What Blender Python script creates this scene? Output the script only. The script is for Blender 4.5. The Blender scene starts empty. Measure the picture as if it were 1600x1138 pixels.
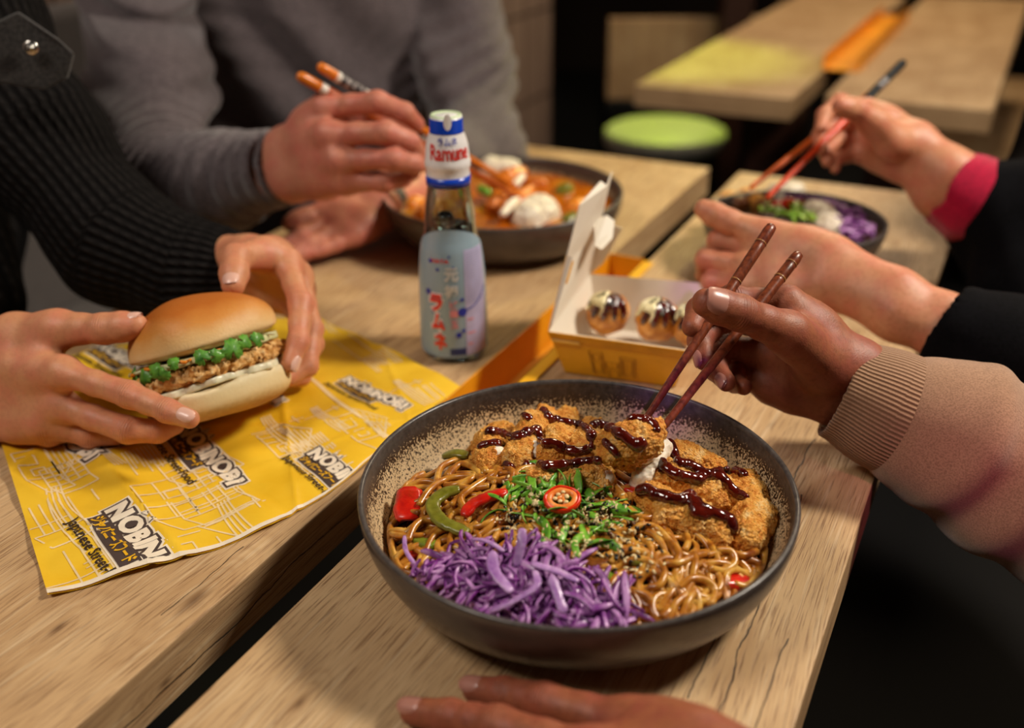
import bpy, bmesh, math, random
import numpy as np
from mathutils import Vector, Matrix

SC = bpy.context.scene
COL = SC.collection
PI = math.pi
# ------------------------------------------------------------------ camera
TZ = .75                                   # height of the table tops
FPX, PITCH, ROLL, CAMH = 1577., .4744, -.0105, .41
cF = np.array([0, math.cos(PITCH), -math.sin(PITCH)])
_U = np.array([0, math.sin(PITCH), math.cos(PITCH)]); _R = np.array([1., 0, 0])
cR = math.cos(ROLL)*_R + math.sin(ROLL)*_U
cU = -math.sin(ROLL)*_R + math.cos(ROLL)*_U
CAM = np.array([0, 0, TZ + CAMH])
cam = bpy.data.cameras.new('camera'); camo = bpy.data.objects.new('camera', cam); COL.objects.link(camo)
camo.matrix_world = Matrix(((cR[0], cU[0], -cF[0], CAM[0]), (cR[1], cU[1], -cF[1], CAM[1]),
                            (cR[2], cU[2], -cF[2], CAM[2]), (0, 0, 0, 1)))
cam.sensor_width = 36.; cam.lens = 36.*FPX/1600.
cam.clip_start = .01; cam.clip_end = 60
cam.dof.use_dof = True; cam.dof.focus_distance = .66; cam.dof.aperture_fstop = 3.1
SC.camera = camo
# ------------------------------------------------------------------ world, lights, exposure
w = bpy.data.worlds.new('world'); SC.world = w; w.use_nodes = True
bg = w.node_tree.nodes['Background']; bg.inputs[0].default_value = (1., .84, .68, 1); bg.inputs[1].default_value = .03
SC.view_settings.view_transform = 'Standard'; SC.view_settings.look = 'None'
SC.view_settings.exposure = 0.0; SC.view_settings.gamma = 1.0; SC.view_settings.use_curve_mapping = False

def light(name, kind, loc, target, power, color, size=.3, size_y=None, spot=None, blend=.5):
    l = bpy.data.lights.new(name, kind); l.energy = power; l.color = color
    o = bpy.data.objects.new(name, l); COL.objects.link(o); o.location = loc
    d = Vector(target) - Vector(loc)
    o.rotation_euler = d.to_track_quat('-Z', 'Y').to_euler()
    if kind == 'AREA':
        l.size = size
        if size_y: l.shape = 'RECTANGLE'; l.size_y = size_y
    elif kind == 'SPOT':
        l.shadow_soft_size = size; l.spot_size = spot; l.spot_blend = blend
    else: l.shadow_soft_size = size
    return o
light('ceiling_or_fill_light', 'AREA', (1.15, .80, TZ+1.20), (.0, .55, TZ), 27., (1., .90, .76), .26)
light('ceiling_or_fill_light', 'AREA', (-.9, .1, TZ+1.5), (-.2, .8, TZ), 13.5, (1., .90, .80), .5)  # soft fill added from the upper left, not a known lamp
light('ceiling_or_fill_light', 'AREA', (1.1, 2.9, TZ+1.5), (.9, 2.4, TZ), 20., (1., .80, .55), .5)
light('green_spot_lamp', 'SPOT', (.05, 2.75, TZ+1.3), (.36, 2.25, TZ), 85., (.62, 1., .03), .05, spot=.42, blend=.7)
light('green_spot_lamp', 'SPOT', (.55, 3.6, TZ+1.4), (.46, 2.86, TZ-.3), 150., (.70, 1., .02), .05, spot=.30, blend=.6)
light('yellow_spot_lamp', 'SPOT', (.9, 2.3, TZ+1.2), (.10, 1.32, TZ), 42., (1., .95, .22), .06, spot=.42, blend=.9)
light('purple_spot_lamp', 'SPOT', (.10, -.55, TZ+.95), (.112, .642, TZ+.046), 60., (.55, .10, 1.), .02, spot=.040, blend=.9)
light('purple_spot_lamp', 'SPOT', (.30, -.50, TZ+1.0), (.172, .862, TZ+.045), 34., (.75, .25, 1.), .02, spot=.030, blend=.9)
light('pink_spot_lamp', 'SPOT', (.45, -.40, TZ+1.0), (.300, .560, TZ+.02), 26., (1., .20, .45), .04, spot=.13, blend=1.)
# ------------------------------------------------------------------ frames


YAW = .46850
tD = np.array([math.sin(YAW), math.cos(YAW), 0]); tN = np.array([math.cos(YAW), -math.sin(YAW), 0])
def ray(px, py): return cF + ((px-800)/FPX)*cR - ((py-569)/FPX)*cU
def W(px, py, z=0.):                       # a point at height z above the table top
    d = ray(px, py); return CAM + ((TZ+z-CAM[2])/d[2])*d
def Q(px, py, d): return CAM + d*ray(px, py)      # a point at a depth from the lens
def T(n, d, z=0.): return tN*n + tD*d + np.array([0, 0, TZ+z])
def nrm(v): v = np.array(v, float); return v/max(1e-12, np.linalg.norm(v))
def A(*v): return np.array(v, float)

# ------------------------------------------------------------------ objects
def tag(o, label, cat, group=None, kind=None):
    if label: o['label'] = label
    if cat: o['category'] = cat
    if group: o['group'] = group
    if kind: o['kind'] = kind
    return o
def empty(name, loc, label=None, cat=None, group=None):
    o = bpy.data.objects.new(name, None); COL.objects.link(o); o.location = Vector(loc); o.empty_display_size = .02
    return tag(o, label, cat, group)
def put(o, parent):
    if parent is not None:
        o.parent = parent
        o.matrix_parent_inverse = Matrix.Translation(-Vector(parent.location)) if parent.parent is None and sum(abs(a) for a in parent.rotation_euler) < 1e-9 else parent.matrix_world.inverted()
    return o
def mesh_obj(name, V, Fc, m, parent=None, smooth=True, attrs=None, mats=None, fmat=None):
    me = bpy.data.meshes.new(name)
    me.from_pydata([tuple(map(float, v)) for v in V], [], [tuple(map(int, f)) for f in Fc]); me.validate()
    if mats:
        for q in mats: me.materials.append(q)
    elif m: me.materials.append(m)
    if fmat is not None: me.polygons.foreach_set('material_index', np.array(fmat, dtype=np.int32))
    me.polygons.foreach_set('use_smooth', [smooth]*len(me.polygons))
    if attrs:
        for k, a in attrs.items():
            at = me.attributes.new(k, 'FLOAT', 'POINT'); at.data.foreach_set('value', np.asarray(a, dtype=np.float32))
    me.update()
    o = bpy.data.objects.new(name, me); COL.objects.link(o)
    return put(o, parent)
class MB:                                   # a mesh in the making
    def __init__(s): s.V = []; s.F = []; s.M = []; s.mi = 0
    def add(s, V, F):
        b = len(s.V); s.V += [tuple(map(float, v)) for v in V]; s.F += [tuple(int(i)+b for i in f) for f in F]; s.M += [s.mi]*len(F); return s
    def box(s, c, hx, hy, hz, X=(1, 0, 0), Y=(0, 1, 0), Z=(0, 0, 1)):
        c, X, Y, Z = map(np.array, (c, X, Y, Z))
        V = [c+a*hx*X+b*hy*Y+d*hz*Z for a in (-1, 1) for b in (-1, 1) for d in (-1, 1)]
        return s.add(V, [(0, 1, 3, 2), (4, 6, 7, 5), (0, 4, 5, 1), (2, 3, 7, 6), (0, 2, 6, 4), (1, 5, 7, 3)])
    def tube(s, P, R, n=12, cap=True, squash=1., up=None):
        P = [np.array(p, float) for p in P]; R = list(R) if hasattr(R, '__len__') else [R]*len(P)
        V = []; F = []; t0 = nrm(P[1]-P[0]); ref = np.array(up if up is not None else ((0, 0, 1) if abs(t0[2]) < .9 else (1, 0, 0)), float)
        a = nrm(np.cross(t0, ref))
        for i, p in enumerate(P):
            t = nrm(P[min(i+1, len(P)-1)]-P[max(i-1, 0)]); a = nrm(a - t*np.dot(a, t)); b = np.cross(t, a)
            for k in range(n):
                q = 2*PI*k/n; V.append(p + R[i]*(math.cos(q)*a + squash*math.sin(q)*b))
        for i in range(len(P)-1):
            for k in range(n): F.append((i*n+k, i*n+(k+1) % n, (i+1)*n+(k+1) % n, (i+1)*n+k))
        if cap:
            F.append(tuple(range(n))[::-1]); F.append(tuple((len(P)-1)*n+k for k in range(n)))
        return s.add(V, F)
    def lathe(s, prof, c=(0, 0, 0), n=96, closed=False):
        c = np.array(c, float); V = []; F = []; m = len(prof)
        for k in range(n):
            q = 2*PI*k/n
            for r, z in prof: V.append(c + (r*math.cos(q), r*math.sin(q), z))
        for k in range(n):
            k2 = (k+1) % n
            for i in range(m if closed else m-1):
                j = (i+1) % m; F.append((k*m+i, k2*m+i, k2*m+j, k*m+j))
        return s.add(V, F)
    def build(s, name, m, parent=None, smooth=True, mats=None, bevel=0, seg=2, sub=0, weld=False):
        o = mesh_obj(name, s.V, s.F, m, parent, smooth, mats=mats, fmat=s.M if mats else None)
        if weld:
            b = bmesh.new(); b.from_mesh(o.data); bmesh.ops.remove_doubles(b, verts=b.verts, dist=1e-5); bmesh.ops.recalc_face_normals(b, faces=b.faces); b.to_mesh(o.data); b.free()
        if bevel:
            md = o.modifiers.new('bevel', 'BEVEL'); md.width = bevel; md.segments = seg; md.limit_method = 'ANGLE'; md.angle_limit = .6; md.harden_normals = False
        if sub:
            md = o.modifiers.new('sub', 'SUBSURF'); md.levels = sub; md.render_levels = sub
        return o
def spline(P, n=8):
    P = [np.array(p, float) for p in P]; out = []
    for i in range(len(P)-1):
        p0 = P[max(i-1, 0)]; p1 = P[i]; p2 = P[i+1]; p3 = P[min(i+2, len(P)-1)]
        for k in range(n):
            t = k/n; out.append(.5*((2*p1)+(-p0+p2)*t+(2*p0-5*p1+4*p2-p3)*t*t+(-p0+3*p1-3*p2+p3)*t**3))
    out.append(P[-1]); return out

# ------------------------------------------------------------------ materials
def rgb(h):
    h = h.lstrip('#'); v = [int(h[i:i+2], 16)/255 for i in (0, 2, 4)]
    return tuple((x/12.92 if x <= .04045 else ((x+.055)/1.055)**2.4) for x in v)+(1,)
class NT:
    def __init__(s, name, **kw):
        s.m = bpy.data.materials.new(name); s.m.use_nodes = True; s.nt = s.m.node_tree; s.p = s.nt.nodes['Principled BSDF']
        s.set(**kw)
    def set(s, **kw):
        names = dict(base='Base Color', rough='Roughness', metal='Metallic', ior='IOR', trans='Transmission Weight', sss='Subsurface Weight',
                     sss_r='Subsurface Radius', sss_s='Subsurface Scale', coat='Coat Weight', coat_r='Coat Roughness', sheen='Sheen Weight', sheen_r='Sheen Roughness', normal='Normal',
                     spec='Specular IOR Level', alpha='Alpha', emis='Emission Color', emis_s='Emission Strength')
        for k, v in kw.items():
            sock = s.p.inputs[names[k]]
            if isinstance(v, bpy.types.NodeSocket): s.nt.links.new(v, sock)
            elif isinstance(v, str): sock.default_value = rgb(v)
            else: sock.default_value = v
        return s
    def _in(s, node, i, v):
        if v is None: return
        if isinstance(v, bpy.types.NodeSocket): s.nt.links.new(v, node.inputs[i])
        elif isinstance(v, str): node.inputs[i].default_value = rgb(v)
        else: node.inputs[i].default_value = v
    def n(s, t, **kw):
        nd = s.nt.nodes.new('ShaderNode'+t)
        for k, v in kw.items(): setattr(nd, k, v)
        return nd
    def co(s, kind='Object'): return s.n('TexCoord').outputs[kind]
    def attr(s, name): return s.n('Attribute', attribute_name=name).outputs['Fac']
    def map(s, v, scale=(1, 1, 1), loc=(0, 0, 0), rot=(0, 0, 0)):
        nd = s.n('Mapping'); s._in(nd, 0, v); nd.inputs[1].default_value = loc; nd.inputs[2].default_value = rot; nd.inputs[3].default_value = scale; return nd.outputs[0]
    def noise(s, v, scale, detail=3, rough=.55, dist=0, out='Fac'):
        nd = s.n('TexNoise'); s._in(nd, 'Vector', v); nd.inputs['Scale'].default_value = scale; nd.inputs['Detail'].default_value = detail
        nd.inputs['Roughness'].default_value = rough; nd.inputs['Distortion'].default_value = dist; return nd.outputs[out]
    def vor(s, v, scale, feature='F1', out='Distance', rnd=1.):
        nd = s.n('TexVoronoi', feature=feature); s._in(nd, 'Vector', v); nd.inputs['Scale'].default_value = scale; nd.inputs['Randomness'].default_value = rnd; return nd.outputs[out]
    def math(s, op, a, b=None, c=None, clamp=False):
        nd = s.n('Math', operation=op, use_clamp=clamp); s._in(nd, 0, a); s._in(nd, 1, b); s._in(nd, 2, c); return nd.outputs[0]
    def ramp(s, f, stops, interp='LINEAR'):
        nd = s.n('ValToRGB'); s._in(nd, 0, f); cr = nd.color_ramp; cr.interpolation = interp
        while len(cr.elements) < len(stops): cr.elements.new(.5)
        for e, (p, c) in zip(cr.elements, stops):
            e.position = p; e.color = rgb(c) if isinstance(c, str) else ((c, c, c, 1) if not hasattr(c, '__len__') else c)
        return nd.outputs[0]
    def mix(s, f, a, b, mode='MIX'):
        nd = s.n('Mix', data_type='RGBA', blend_type=mode); s._in(nd, 0, f); s._in(nd, 6, a); s._in(nd, 7, b); return nd.outputs[2]
    def sep(s, v):
        nd = s.n('SeparateXYZ'); s._in(nd, 0, v); return nd.outputs
    def comb(s, x, y, z):
        nd = s.n('CombineXYZ'); s._in(nd, 0, x); s._in(nd, 1, y); s._in(nd, 2, z); return nd.outputs[0]
    def bump(s, h, strength=.3, dist=.001, normal=None):
        nd = s.n('Bump'); nd.inputs['Strength'].default_value = strength; nd.inputs['Distance'].default_value = dist; s._in(nd, 'Height', h)
        if normal is not None: s._in(nd, 'Normal', normal)
        return nd.outputs[0]
def plain(name, base, rough=.5, nscale=60, namt=.12, **kw):
    t = NT(name, rough=rough); f = t.noise(t.co(), nscale, 3)
    a = rgb(base) if isinstance(base, str) else base
    lo = tuple(x*(1-namt) for x in a[:3])+(1,); hi = tuple(min(1, x*(1+namt)) for x in a[:3])+(1,)
    t.set(base=t.ramp(f, [(.3, lo), (.7, hi)]), **kw); return t.m

# ------------------------------------------------------------------ distance fields -> smooth meshes
def cap(a, b, ra, rb=None, flat=None, s=1.): return ('c', np.array(a, float), np.array(b, float), ra, ra if rb is None else rb, flat, s)
def ell(c, r, M=None): return ('e', np.array(c, float), np.array(r, float), M)
def chain(P, R): return [cap(P[i], P[i+1], R[i], R[i+1]) for i in range(len(P)-1)]
def prim_bounds(q):
    if q[0] == 'c':
        r = max(q[3], q[4])*max(1, q[6]); return np.minimum(q[1], q[2])-r, np.maximum(q[1], q[2])+r
    r = q[2].max(); return q[1]-r, q[1]+r
def prim_eval(q, X, Y, Z):
    if q[0] == 'c':
        a, b, ra, rb, fl, s = q[1:]
        ab = b-a; L2 = max(1e-12, ab@ab)
        px, py, pz = X-a[0], Y-a[1], Z-a[2]
        t = np.clip((px*ab[0]+py*ab[1]+pz*ab[2])/L2, 0, 1)
        px = px-t*ab[0]; py = py-t*ab[1]; pz = pz-t*ab[2]
        if fl is not None:                     # squashed across the unit vector fl by the factor s
            d = px*fl[0]+py*fl[1]+pz*fl[2]; k = (1/s-1)*d
            px = px+k*fl[0]; py = py+k*fl[1]; pz = pz+k*fl[2]
        return np.sqrt(px*px+py*py+pz*pz) - (ra+(rb-ra)*t)
    c, r, M = q[1:]
    px, py, pz = X-c[0], Y-c[1], Z-c[2]
    if M is not None:
        M = np.array(M); px, py, pz = (M[0, 0]*px+M[0, 1]*py+M[0, 2]*pz, M[1, 0]*px+M[1, 1]*py+M[1, 2]*pz, M[2, 0]*px+M[2, 1]*py+M[2, 2]*pz)
    k = np.sqrt((px/r[0])**2+(py/r[1])**2+(pz/r[2])**2)
    k2 = np.sqrt((px/r[0]**2)**2+(py/r[1]**2)**2+(pz/r[2]**2)**2)+1e-9
    return k*(k-1)/k2
def smin(a, b, k):
    h = np.maximum(k-np.abs(a-b), 0)/k; return np.minimum(a, b)-h*h*k*.25
BIG = .05
def sdf_mesh(groups, h, disp=None, extra=None):
    """groups: list of (prims, k_inside, k_join); each group is melted with k_inside, joined to what came before with k_join.
    A group whose 4th item is 'finger' is melted to the first group by k_join and only touches the other fingers."""
    lo = np.min([prim_bounds(q)[0] for g in groups for q in g[0]], axis=0)-4*h-.004
    hi = np.max([prim_bounds(q)[1] for g in groups for q in g[0]], axis=0)+4*h+.004
    N = np.ceil((hi-lo)/h).astype(int)+1
    ax = [lo[i]+h*np.arange(N[i]) for i in range(3)]
    def group_field(prims, k):
        f = np.full(N, BIG, np.float32)
        for q in prims:
            a, b = prim_bounds(q); mrg = max(.008, k*1.2)+2*h
            i0 = np.maximum(0, np.floor((a-mrg-lo)/h).astype(int)); i1 = np.minimum(N, np.ceil((b+mrg-lo)/h).astype(int)+1)
            X = ax[0][i0[0]:i1[0]][:, None, None]; Y = ax[1][i0[1]:i1[1]][None, :, None]; Z = ax[2][i0[2]:i1[2]][None, None, :]
            v = prim_eval(q, X, Y, Z).astype(np.float32)
            sl = tuple(slice(i0[j], i1[j]) for j in range(3)); f[sl] = smin(f[sl], v, k)
        return f
    base = group_field(groups[0][0], groups[0][1]); tot = base.copy()
    for g in groups[1:]:
        f = group_field(g[0], g[1])
        if len(g) > 3 and g[3] == 'finger': tot = smin(tot, smin(base, f, g[2]), .0012)
        elif len(g) > 3 and g[3] == 'cut': tot = -smin(-tot, f, max(.003, 2.2*h))
        else: tot = smin(tot, f, g[2])
    if disp is not None:
        X, Y, Z = np.meshgrid(*ax, indexing='ij'); near = np.abs(tot) < .012
        tot[near] -= disp(X[near], Y[near], Z[near]).astype(np.float32)
    return surfnet(tot, lo, h)
def surfnet(f, lo, h):
    s = f < 0; nx, ny, nz = f.shape
    c = [s[i:nx-1+i, j:ny-1+j, k:nz-1+k] for i in (0, 1) for j in (0, 1) for k in (0, 1)]
    cnt = sum(q.astype(np.int8) for q in c); act = (cnt > 0) & (cnt < 8)
    idx = np.full(act.shape, -1, np.int64); cells = np.argwhere(act); idx[act] = np.arange(len(cells))
    val = {}
    for i in (0, 1):
        for j in (0, 1):
            for k in (0, 1): val[i, j, k] = f[cells[:, 0]+i, cells[:, 1]+j, cells[:, 2]+k].astype(np.float64)
    acc = np.zeros((len(cells), 3)); n = np.zeros(len(cells))
    cor = list(val)
    for a in cor:
        for axx in range(3):
            if a[axx]: continue
            b = tuple(1 if q == axx else a[q] for q in range(3)); va, vb = val[a], val[b]
            m = (va < 0) != (vb < 0); t = np.where(m, va/np.where(m, va-vb, 1), 0)
            p = np.tile(np.array(a, float), (len(cells), 1)); p[:, axx] += t; acc[m] += p[m]; n[m] += 1
    V = lo+h*(cells+acc/n[:, None]); F = []
    for axx in range(3):
        sl0 = [slice(None)]*3; sl1 = [slice(None)]*3; sl0[axx] = slice(0, -1); sl1[axx] = slice(1, None)
        a, b = s[tuple(sl0)], s[tuple(sl1)]; u, v = (axx+1) % 3, (axx+2) % 3
        e = np.argwhere(a != b); ok = (e[:, u] > 0) & (e[:, v] > 0) & (e[:, u] < f.shape[u]-1) & (e[:, v] < f.shape[v]-1); e = e[ok]
        ins = a[e[:, 0], e[:, 1], e[:, 2]]
        def at(du, dv):
            q = e.copy(); q[:, u] += du; q[:, v] += dv; return idx[q[:, 0], q[:, 1], q[:, 2]]
        quad = np.stack([at(-1, -1), at(0, -1), at(0, 0), at(-1, 0)], 1)
        quad[~ins] = quad[~ins][:, ::-1]; F.append(quad)
    F = np.concatenate(F); F = F[(F >= 0).all(1)]
    return V, F
def fast_mesh(name, V, F, m, parent=None, attrs=None, smooth_it=0):
    me = bpy.data.meshes.new(name); V = np.asarray(V, np.float64)
    if smooth_it:
        for _ in range(smooth_it):
            S = np.zeros_like(V); n = np.zeros(len(V))
            for i in range(4):
                np.add.at(S, F[:, i], V[F[:, (i+1) % 4]]+V[F[:, (i-1) % 4]]); np.add.at(n, F[:, i], 2)
            V = V*.5+.5*S/np.maximum(n, 1)[:, None]
    me.vertices.add(len(V)); me.vertices.foreach_set('co', V.astype(np.float32).ravel())
    me.loops.add(len(F)*4); me.loops.foreach_set('vertex_index', F.astype(np.int32).ravel())
    me.polygons.add(len(F)); me.polygons.foreach_set('loop_start', np.arange(0, len(F)*4, 4, dtype=np.int32))
    me.polygons.foreach_set('use_smooth', np.ones(len(F), bool)); me.update(calc_edges=True); me.validate()
    if m: me.materials.append(m)
    if attrs:
        for k, a in attrs.items():
            at = me.attributes.new(k, 'FLOAT', 'POINT'); at.data.foreach_set('value', np.asarray(a, dtype=np.float32))
    o = bpy.data.objects.new(name, me); COL.objects.link(o); return put(o, parent)
_rs = np.random.RandomState(7)
_W = [( _rs.randn(3), _rs.rand()*6.28) for _ in range(24)]
def wob(X, Y, Z, freq, n=6, seed=0):           # cheap smooth noise: sum of plane waves, about -1..1
    out = 0
    for i in range(n):
        d, p = _W[(i+seed*5) % 24]; out = out+np.sin((X*d[0]+Y*d[1]+Z*d[2])*freq+p+seed)
    return out/math.sqrt(n)/1.2
# ================================================================== SETTING AND TABLES
def wood(name, light_='#d3b083', dark='#9a6f42', knots=(), cracks=(), seed=0., edge=False):
    t = NT(name); co = t.co(); x, y, z = t.sep(co)
    if edge: x, z = z, x
    xo = t.math('ADD', x, seed)
    warp = t.noise(t.comb(t.math('MULTIPLY', xo, 9.), t.math('MULTIPLY', y, 2.2), z), 1., 2)
    base = t.noise(t.comb(t.math('MULTIPLY', xo, 5.), t.math('MULTIPLY', y, .8), seed), 1., 2, .5, .4)
    n = t.math('ADD', base, t.math('MULTIPLY', warp, .12)); kd = None
    for (kx, ky, kr, ks) in knots:
        dx = t.math('MULTIPLY', t.math('SUBTRACT', x, kx), 1/kr); dy = t.math('MULTIPLY', t.math('SUBTRACT', y, ky), .42/kr)
        d2 = t.math('ADD', t.math('MULTIPLY', dx, dx), t.math('MULTIPLY', dy, dy)); g = t.math('EXPONENT', t.math('MULTIPLY', d2, -.55))
        n = t.math('ADD', n, t.math('MULTIPLY', g, ks)); c2 = t.math('EXPONENT', t.math('MULTIPLY', d2, -9.)); kd = c2 if kd is None else t.math('ADD', kd, c2)
    ring = t.math('SINE', t.math('MULTIPLY', n, 150.)); ring = t.math('POWER', t.math('ADD', t.math('MULTIPLY', ring, .5), .5), 2.5)
    wide = t.math('SINE', t.math('MULTIPLY', n, 34.)); wide = t.math('ADD', t.math('MULTIPLY', wide, .5), .5)
    off = t.math('MULTIPLY', n, .35)            # fibres run with the grain
    fx = t.math('ADD', xo, t.math('MULTIPLY', base, .10))
    fib = t.noise(t.comb(t.math('MULTIPLY', fx, 1200.), t.math('MULTIPLY', y, 26.), z), 1., 3, .6)
    fib2 = t.noise(t.comb(t.math('MULTIPLY', fx, 330.), t.math('MULTIPLY', y, 9.), t.math('ADD', z, 3.)), 1., 2, .6)
    blot = t.noise(co, 9., 2)
    c = t.mix(t.ramp(blot, [(.35, 0.), (.7, 1.)]), light_, tuple(.5*a+.5*b for a, b in zip(rgb(light_), rgb(dark))))
    c = t.mix(t.math('MULTIPLY', wide, .24), c, dark)
    c = t.mix(t.math('MULTIPLY', t.math('MULTIPLY', ring, t.ramp(fib2, [(.35, 0.), (.65, 1.)])), .38), c, dark)
    pore = t.ramp(fib, [(.36, 1.), (.48, 0.)]); c = t.mix(t.math('MULTIPLY', pore, .72), c, '#70492a')
    pale = t.ramp(fib2, [(.55, 0.), (.72, 1.)]); c = t.mix(t.math('MULTIPLY', pale, .42), c, '#ecd6b0')
    if kd is not None: c = t.mix(t.math('MULTIPLY', kd, .75, clamp=True), c, '#5b3a20')
    ck = None
    for (cx, y0, y1, amp, wd, slope) in cracks:
        wv = t.math('MULTIPLY', t.math('SUBTRACT', t.noise(t.comb(cx*31+.5, t.math('MULTIPLY', y, 16.), 0), 1., 4, .55), .5), amp)
        xx = t.math('ABSOLUTE', t.math('SUBTRACT', t.math('SUBTRACT', x, t.math('MULTIPLY', t.math('SUBTRACT', y, y0), slope)), t.math('ADD', wv, cx)))
        wn = t.math('MULTIPLY', t.noise(t.comb(.3, t.math('MULTIPLY', y, 40.), cx*9), 1., 2), wd*2)
        m = t.math('LESS_THAN', xx, wn); m = t.math('MULTIPLY', m, t.math('MULTIPLY', t.math('GREATER_THAN', y, y0), t.math('LESS_THAN', y, y1)))
        ck = m if ck is None else t.math('MAXIMUM', ck, m)
    hgt = t.math('SUBTRACT', t.math('MULTIPLY', fib, 1.), t.math('MULTIPLY', pore, .6))
    if ck is not None:
        c = t.mix(t.math('MULTIPLY', ck, .9), c, '#24150c'); hgt = t.math('SUBTRACT', hgt, t.math('MULTIPLY', ck, 2.))
    t.set(base=c, rough=t.ramp(fib, [(.3, .62), (.7, .44)]), normal=t.bump(hgt, .35, .0006), spec=.4)
    return t.m
M_oakL = wood('oak_left', knots=((-.395, .345, .016, .22), (-.45, .29, .008, .1), (-.47, 1.05, .02, .2)), cracks=((-.402, .325, .40, .01, .0004, .0),), seed=2.3)
M_oakR = wood('oak_right', light_='#d8b78a', knots=((-.222, .285, .006, .1), (-.215, .298, .006, .1), (-.285, .305, .007, .12), (-.12, .30, .022, .2)),
              cracks=((-.078, .22, .62, .014, .0005, -.02), (-.10, .40, .70, .012, .0006, .02), (-.060, .18, .47, .008, .0004, 0)), seed=7.7)
M_oakB = wood('oak_plain', seed=4.1)
M_oakedge = wood('oak_edge', light_='#c2a076', dark='#86603a', knots=((-.022, .30, .008, .2), (-.012, .62, .006, .2)), cracks=((-.030, .18, .52, .016, .0006, .03),), seed=9., edge=True)

def slab(name, n0, n1, d0, d1, m, edge_m, thick=.04, parent=None):
    """a table top in the table row's own frame: x across, y along"""
    b = MB(); c = ((n0+n1)/2, (d0+d1)/2, -thick/2)
    b.box(c, (n1-n0)/2, (d1-d0)/2, thick/2)
    o = b.build(name, m, parent, smooth=False, bevel=.0012)
    o.data.materials.append(edge_m)
    for p in o.data.polygons:
        if abs(p.normal.z) < .5: p.material_index = 1
    return o
ROWM = Matrix.Translation((0, 0, TZ)) @ Matrix.Rotation(-YAW, 4, 'Z')
def row_table(n0, n1, d0, d1, label, m, legs, name='wooden_table'):
    r = empty(name, (0, 0, 0), label, 'table', None); r.matrix_world = ROWM
    o = slab('table_top', n0, n1, d0, d1, m, M_oakedge); o.parent = r
    for (ln, ld, hw, hd) in legs:
        b = MB(); b.box((ln, ld, -(TZ+.04)/2), hw, hd, (TZ-.04)/2); q = b.build('leg', M_darkpost, None, False, bevel=.002); q.parent = r
    return r
M_darkpost = plain('dark_brown_post', '#3a1d10', .5)
M_black = plain('black_lacquer', '#0a0909', .45)
row_table(-.775, -.3803, -.25, 1.381, 'left oak table slab under the yellow wrapper, soda bottle and curry bowl', M_oakL, [(-.58, 1.15, .05, .05), (-.58, .1, .05, .05)])
row_table(-.3365, -.0425, -.25, 1.378, 'narrow right oak table slab under the large noodle bowl', M_oakR, [(-.19, 1.2, .05, .05), (-.19, .1, .05, .05)])
# the next pair of tables down the row
def to_row(P): return float(P@tN), float(P@tD)
bl = to_row(W(994, 131)); br = to_row(W(1239, 153)); rr = to_row(W(1552, 172))
row_table(bl[0], br[0], br[1]-.01, br[1]+1.5, 'blurred background oak table at left, washed in green light', M_oakB, [((bl[0]+br[0])/2+.07, br[1]+.28, .05, .05)])
row_table(br[0]+.05, rr[0], rr[1]-.005, rr[1]+1.5, 'blurred background oak table at right in warm light', M_oakB, [(rr[0]-.2, rr[1]+.5, .05, .05)])

# room shell
def quad(name, P, m): return tag(mesh_obj(name, P, [(0, 1, 2, 3)], m, None, False), None, None, kind='structure')
M_floor = plain('dark_floor', '#060404', .9, 8)
M_ceil = plain('dark_ceiling', '#1c1613', .9, 8)
M_wallfar = plain('far_wall_brown', '#2a1a10', .8, 4)
quad('floor', [(-4, -2.2, 0), (4, -2.2, 0), (4, 6, 0), (-4, 6, 0)], M_floor)
quad('ceiling', [(-4, -2.2, 2.75), (-4, 6, 2.75), (4, 6, 2.75), (4, -2.2, 2.75)], M_ceil)
quad('wall_back', [(-4, 6, 0), (4, 6, 0), (4, 6, 2.75), (-4, 6, 2.75)], M_wallfar)
quad('wall_front', [(-4, -2.2, 0), (-4, -2.2, 2.75), (4, -2.2, 2.75), (4, -2.2, 0)], M_wallfar)
quad('wall_right', [(4, -2.2, 0), (4, -2.2, 2.75), (4, 6, 2.75), (4, 6, 0)], M_wallfar)
# left wall: vertical glazed panels along the row
tl = NT('panelled_wall'); x, y, z = tl.sep(tl.co())
gy = tl.math('FRACT', tl.math('MULTIPLY', y, 9.)); gz = tl.math('FRACT', tl.math('MULTIPLY', tl.math('ADD', z, .07), 3.6))
gr = tl.math('MAXIMUM', tl.math('LESS_THAN', gy, .07), tl.math('LESS_THAN', gz, .035))
tl.set(base=tl.mix(gr, tl.ramp(tl.noise(tl.map(tl.co(), (1, 6, 1)), 3.), [(.3, '#8e7568'), (.7, '#a48a7a')]), '#4a3932'), rough=.35, normal=tl.bump(gr, .5, -.004))
b = MB(); b.box((-1.5, .6, .6), .04, 2.6, 1.35); wl = b.build('wall_left', tl.m, None, False); wl.matrix_world = ROWM @ Matrix.Translation((0, 0, 0)); tag(wl, None, None, kind='structure')

s0 = to_row(W(1345, 262, -.30)); s1 = to_row(W(1480, 262, -.30))
bk = empty('bench', (0, 0, 0), 'shadowed wooden bench below the right background table', 'bench'); bk.matrix_world = ROWM
b = MB(); b.box(((s0[0]+.55)/2+.05, s1[1]+.62, -.32), (.55-s0[0])/2+.05, .6, .02); q = b.build('seat', M_oakB, None, False, bevel=.003); q.parent = bk
for ln in (s0[0]+.12, .50):
    for ld in (s1[1]+.1, s1[1]+1.1): b = MB(); b.box((ln, ld, -.545), .025, .025, .205); q = b.build('leg', M_darkpost, None, False); q.parent = bk
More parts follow.
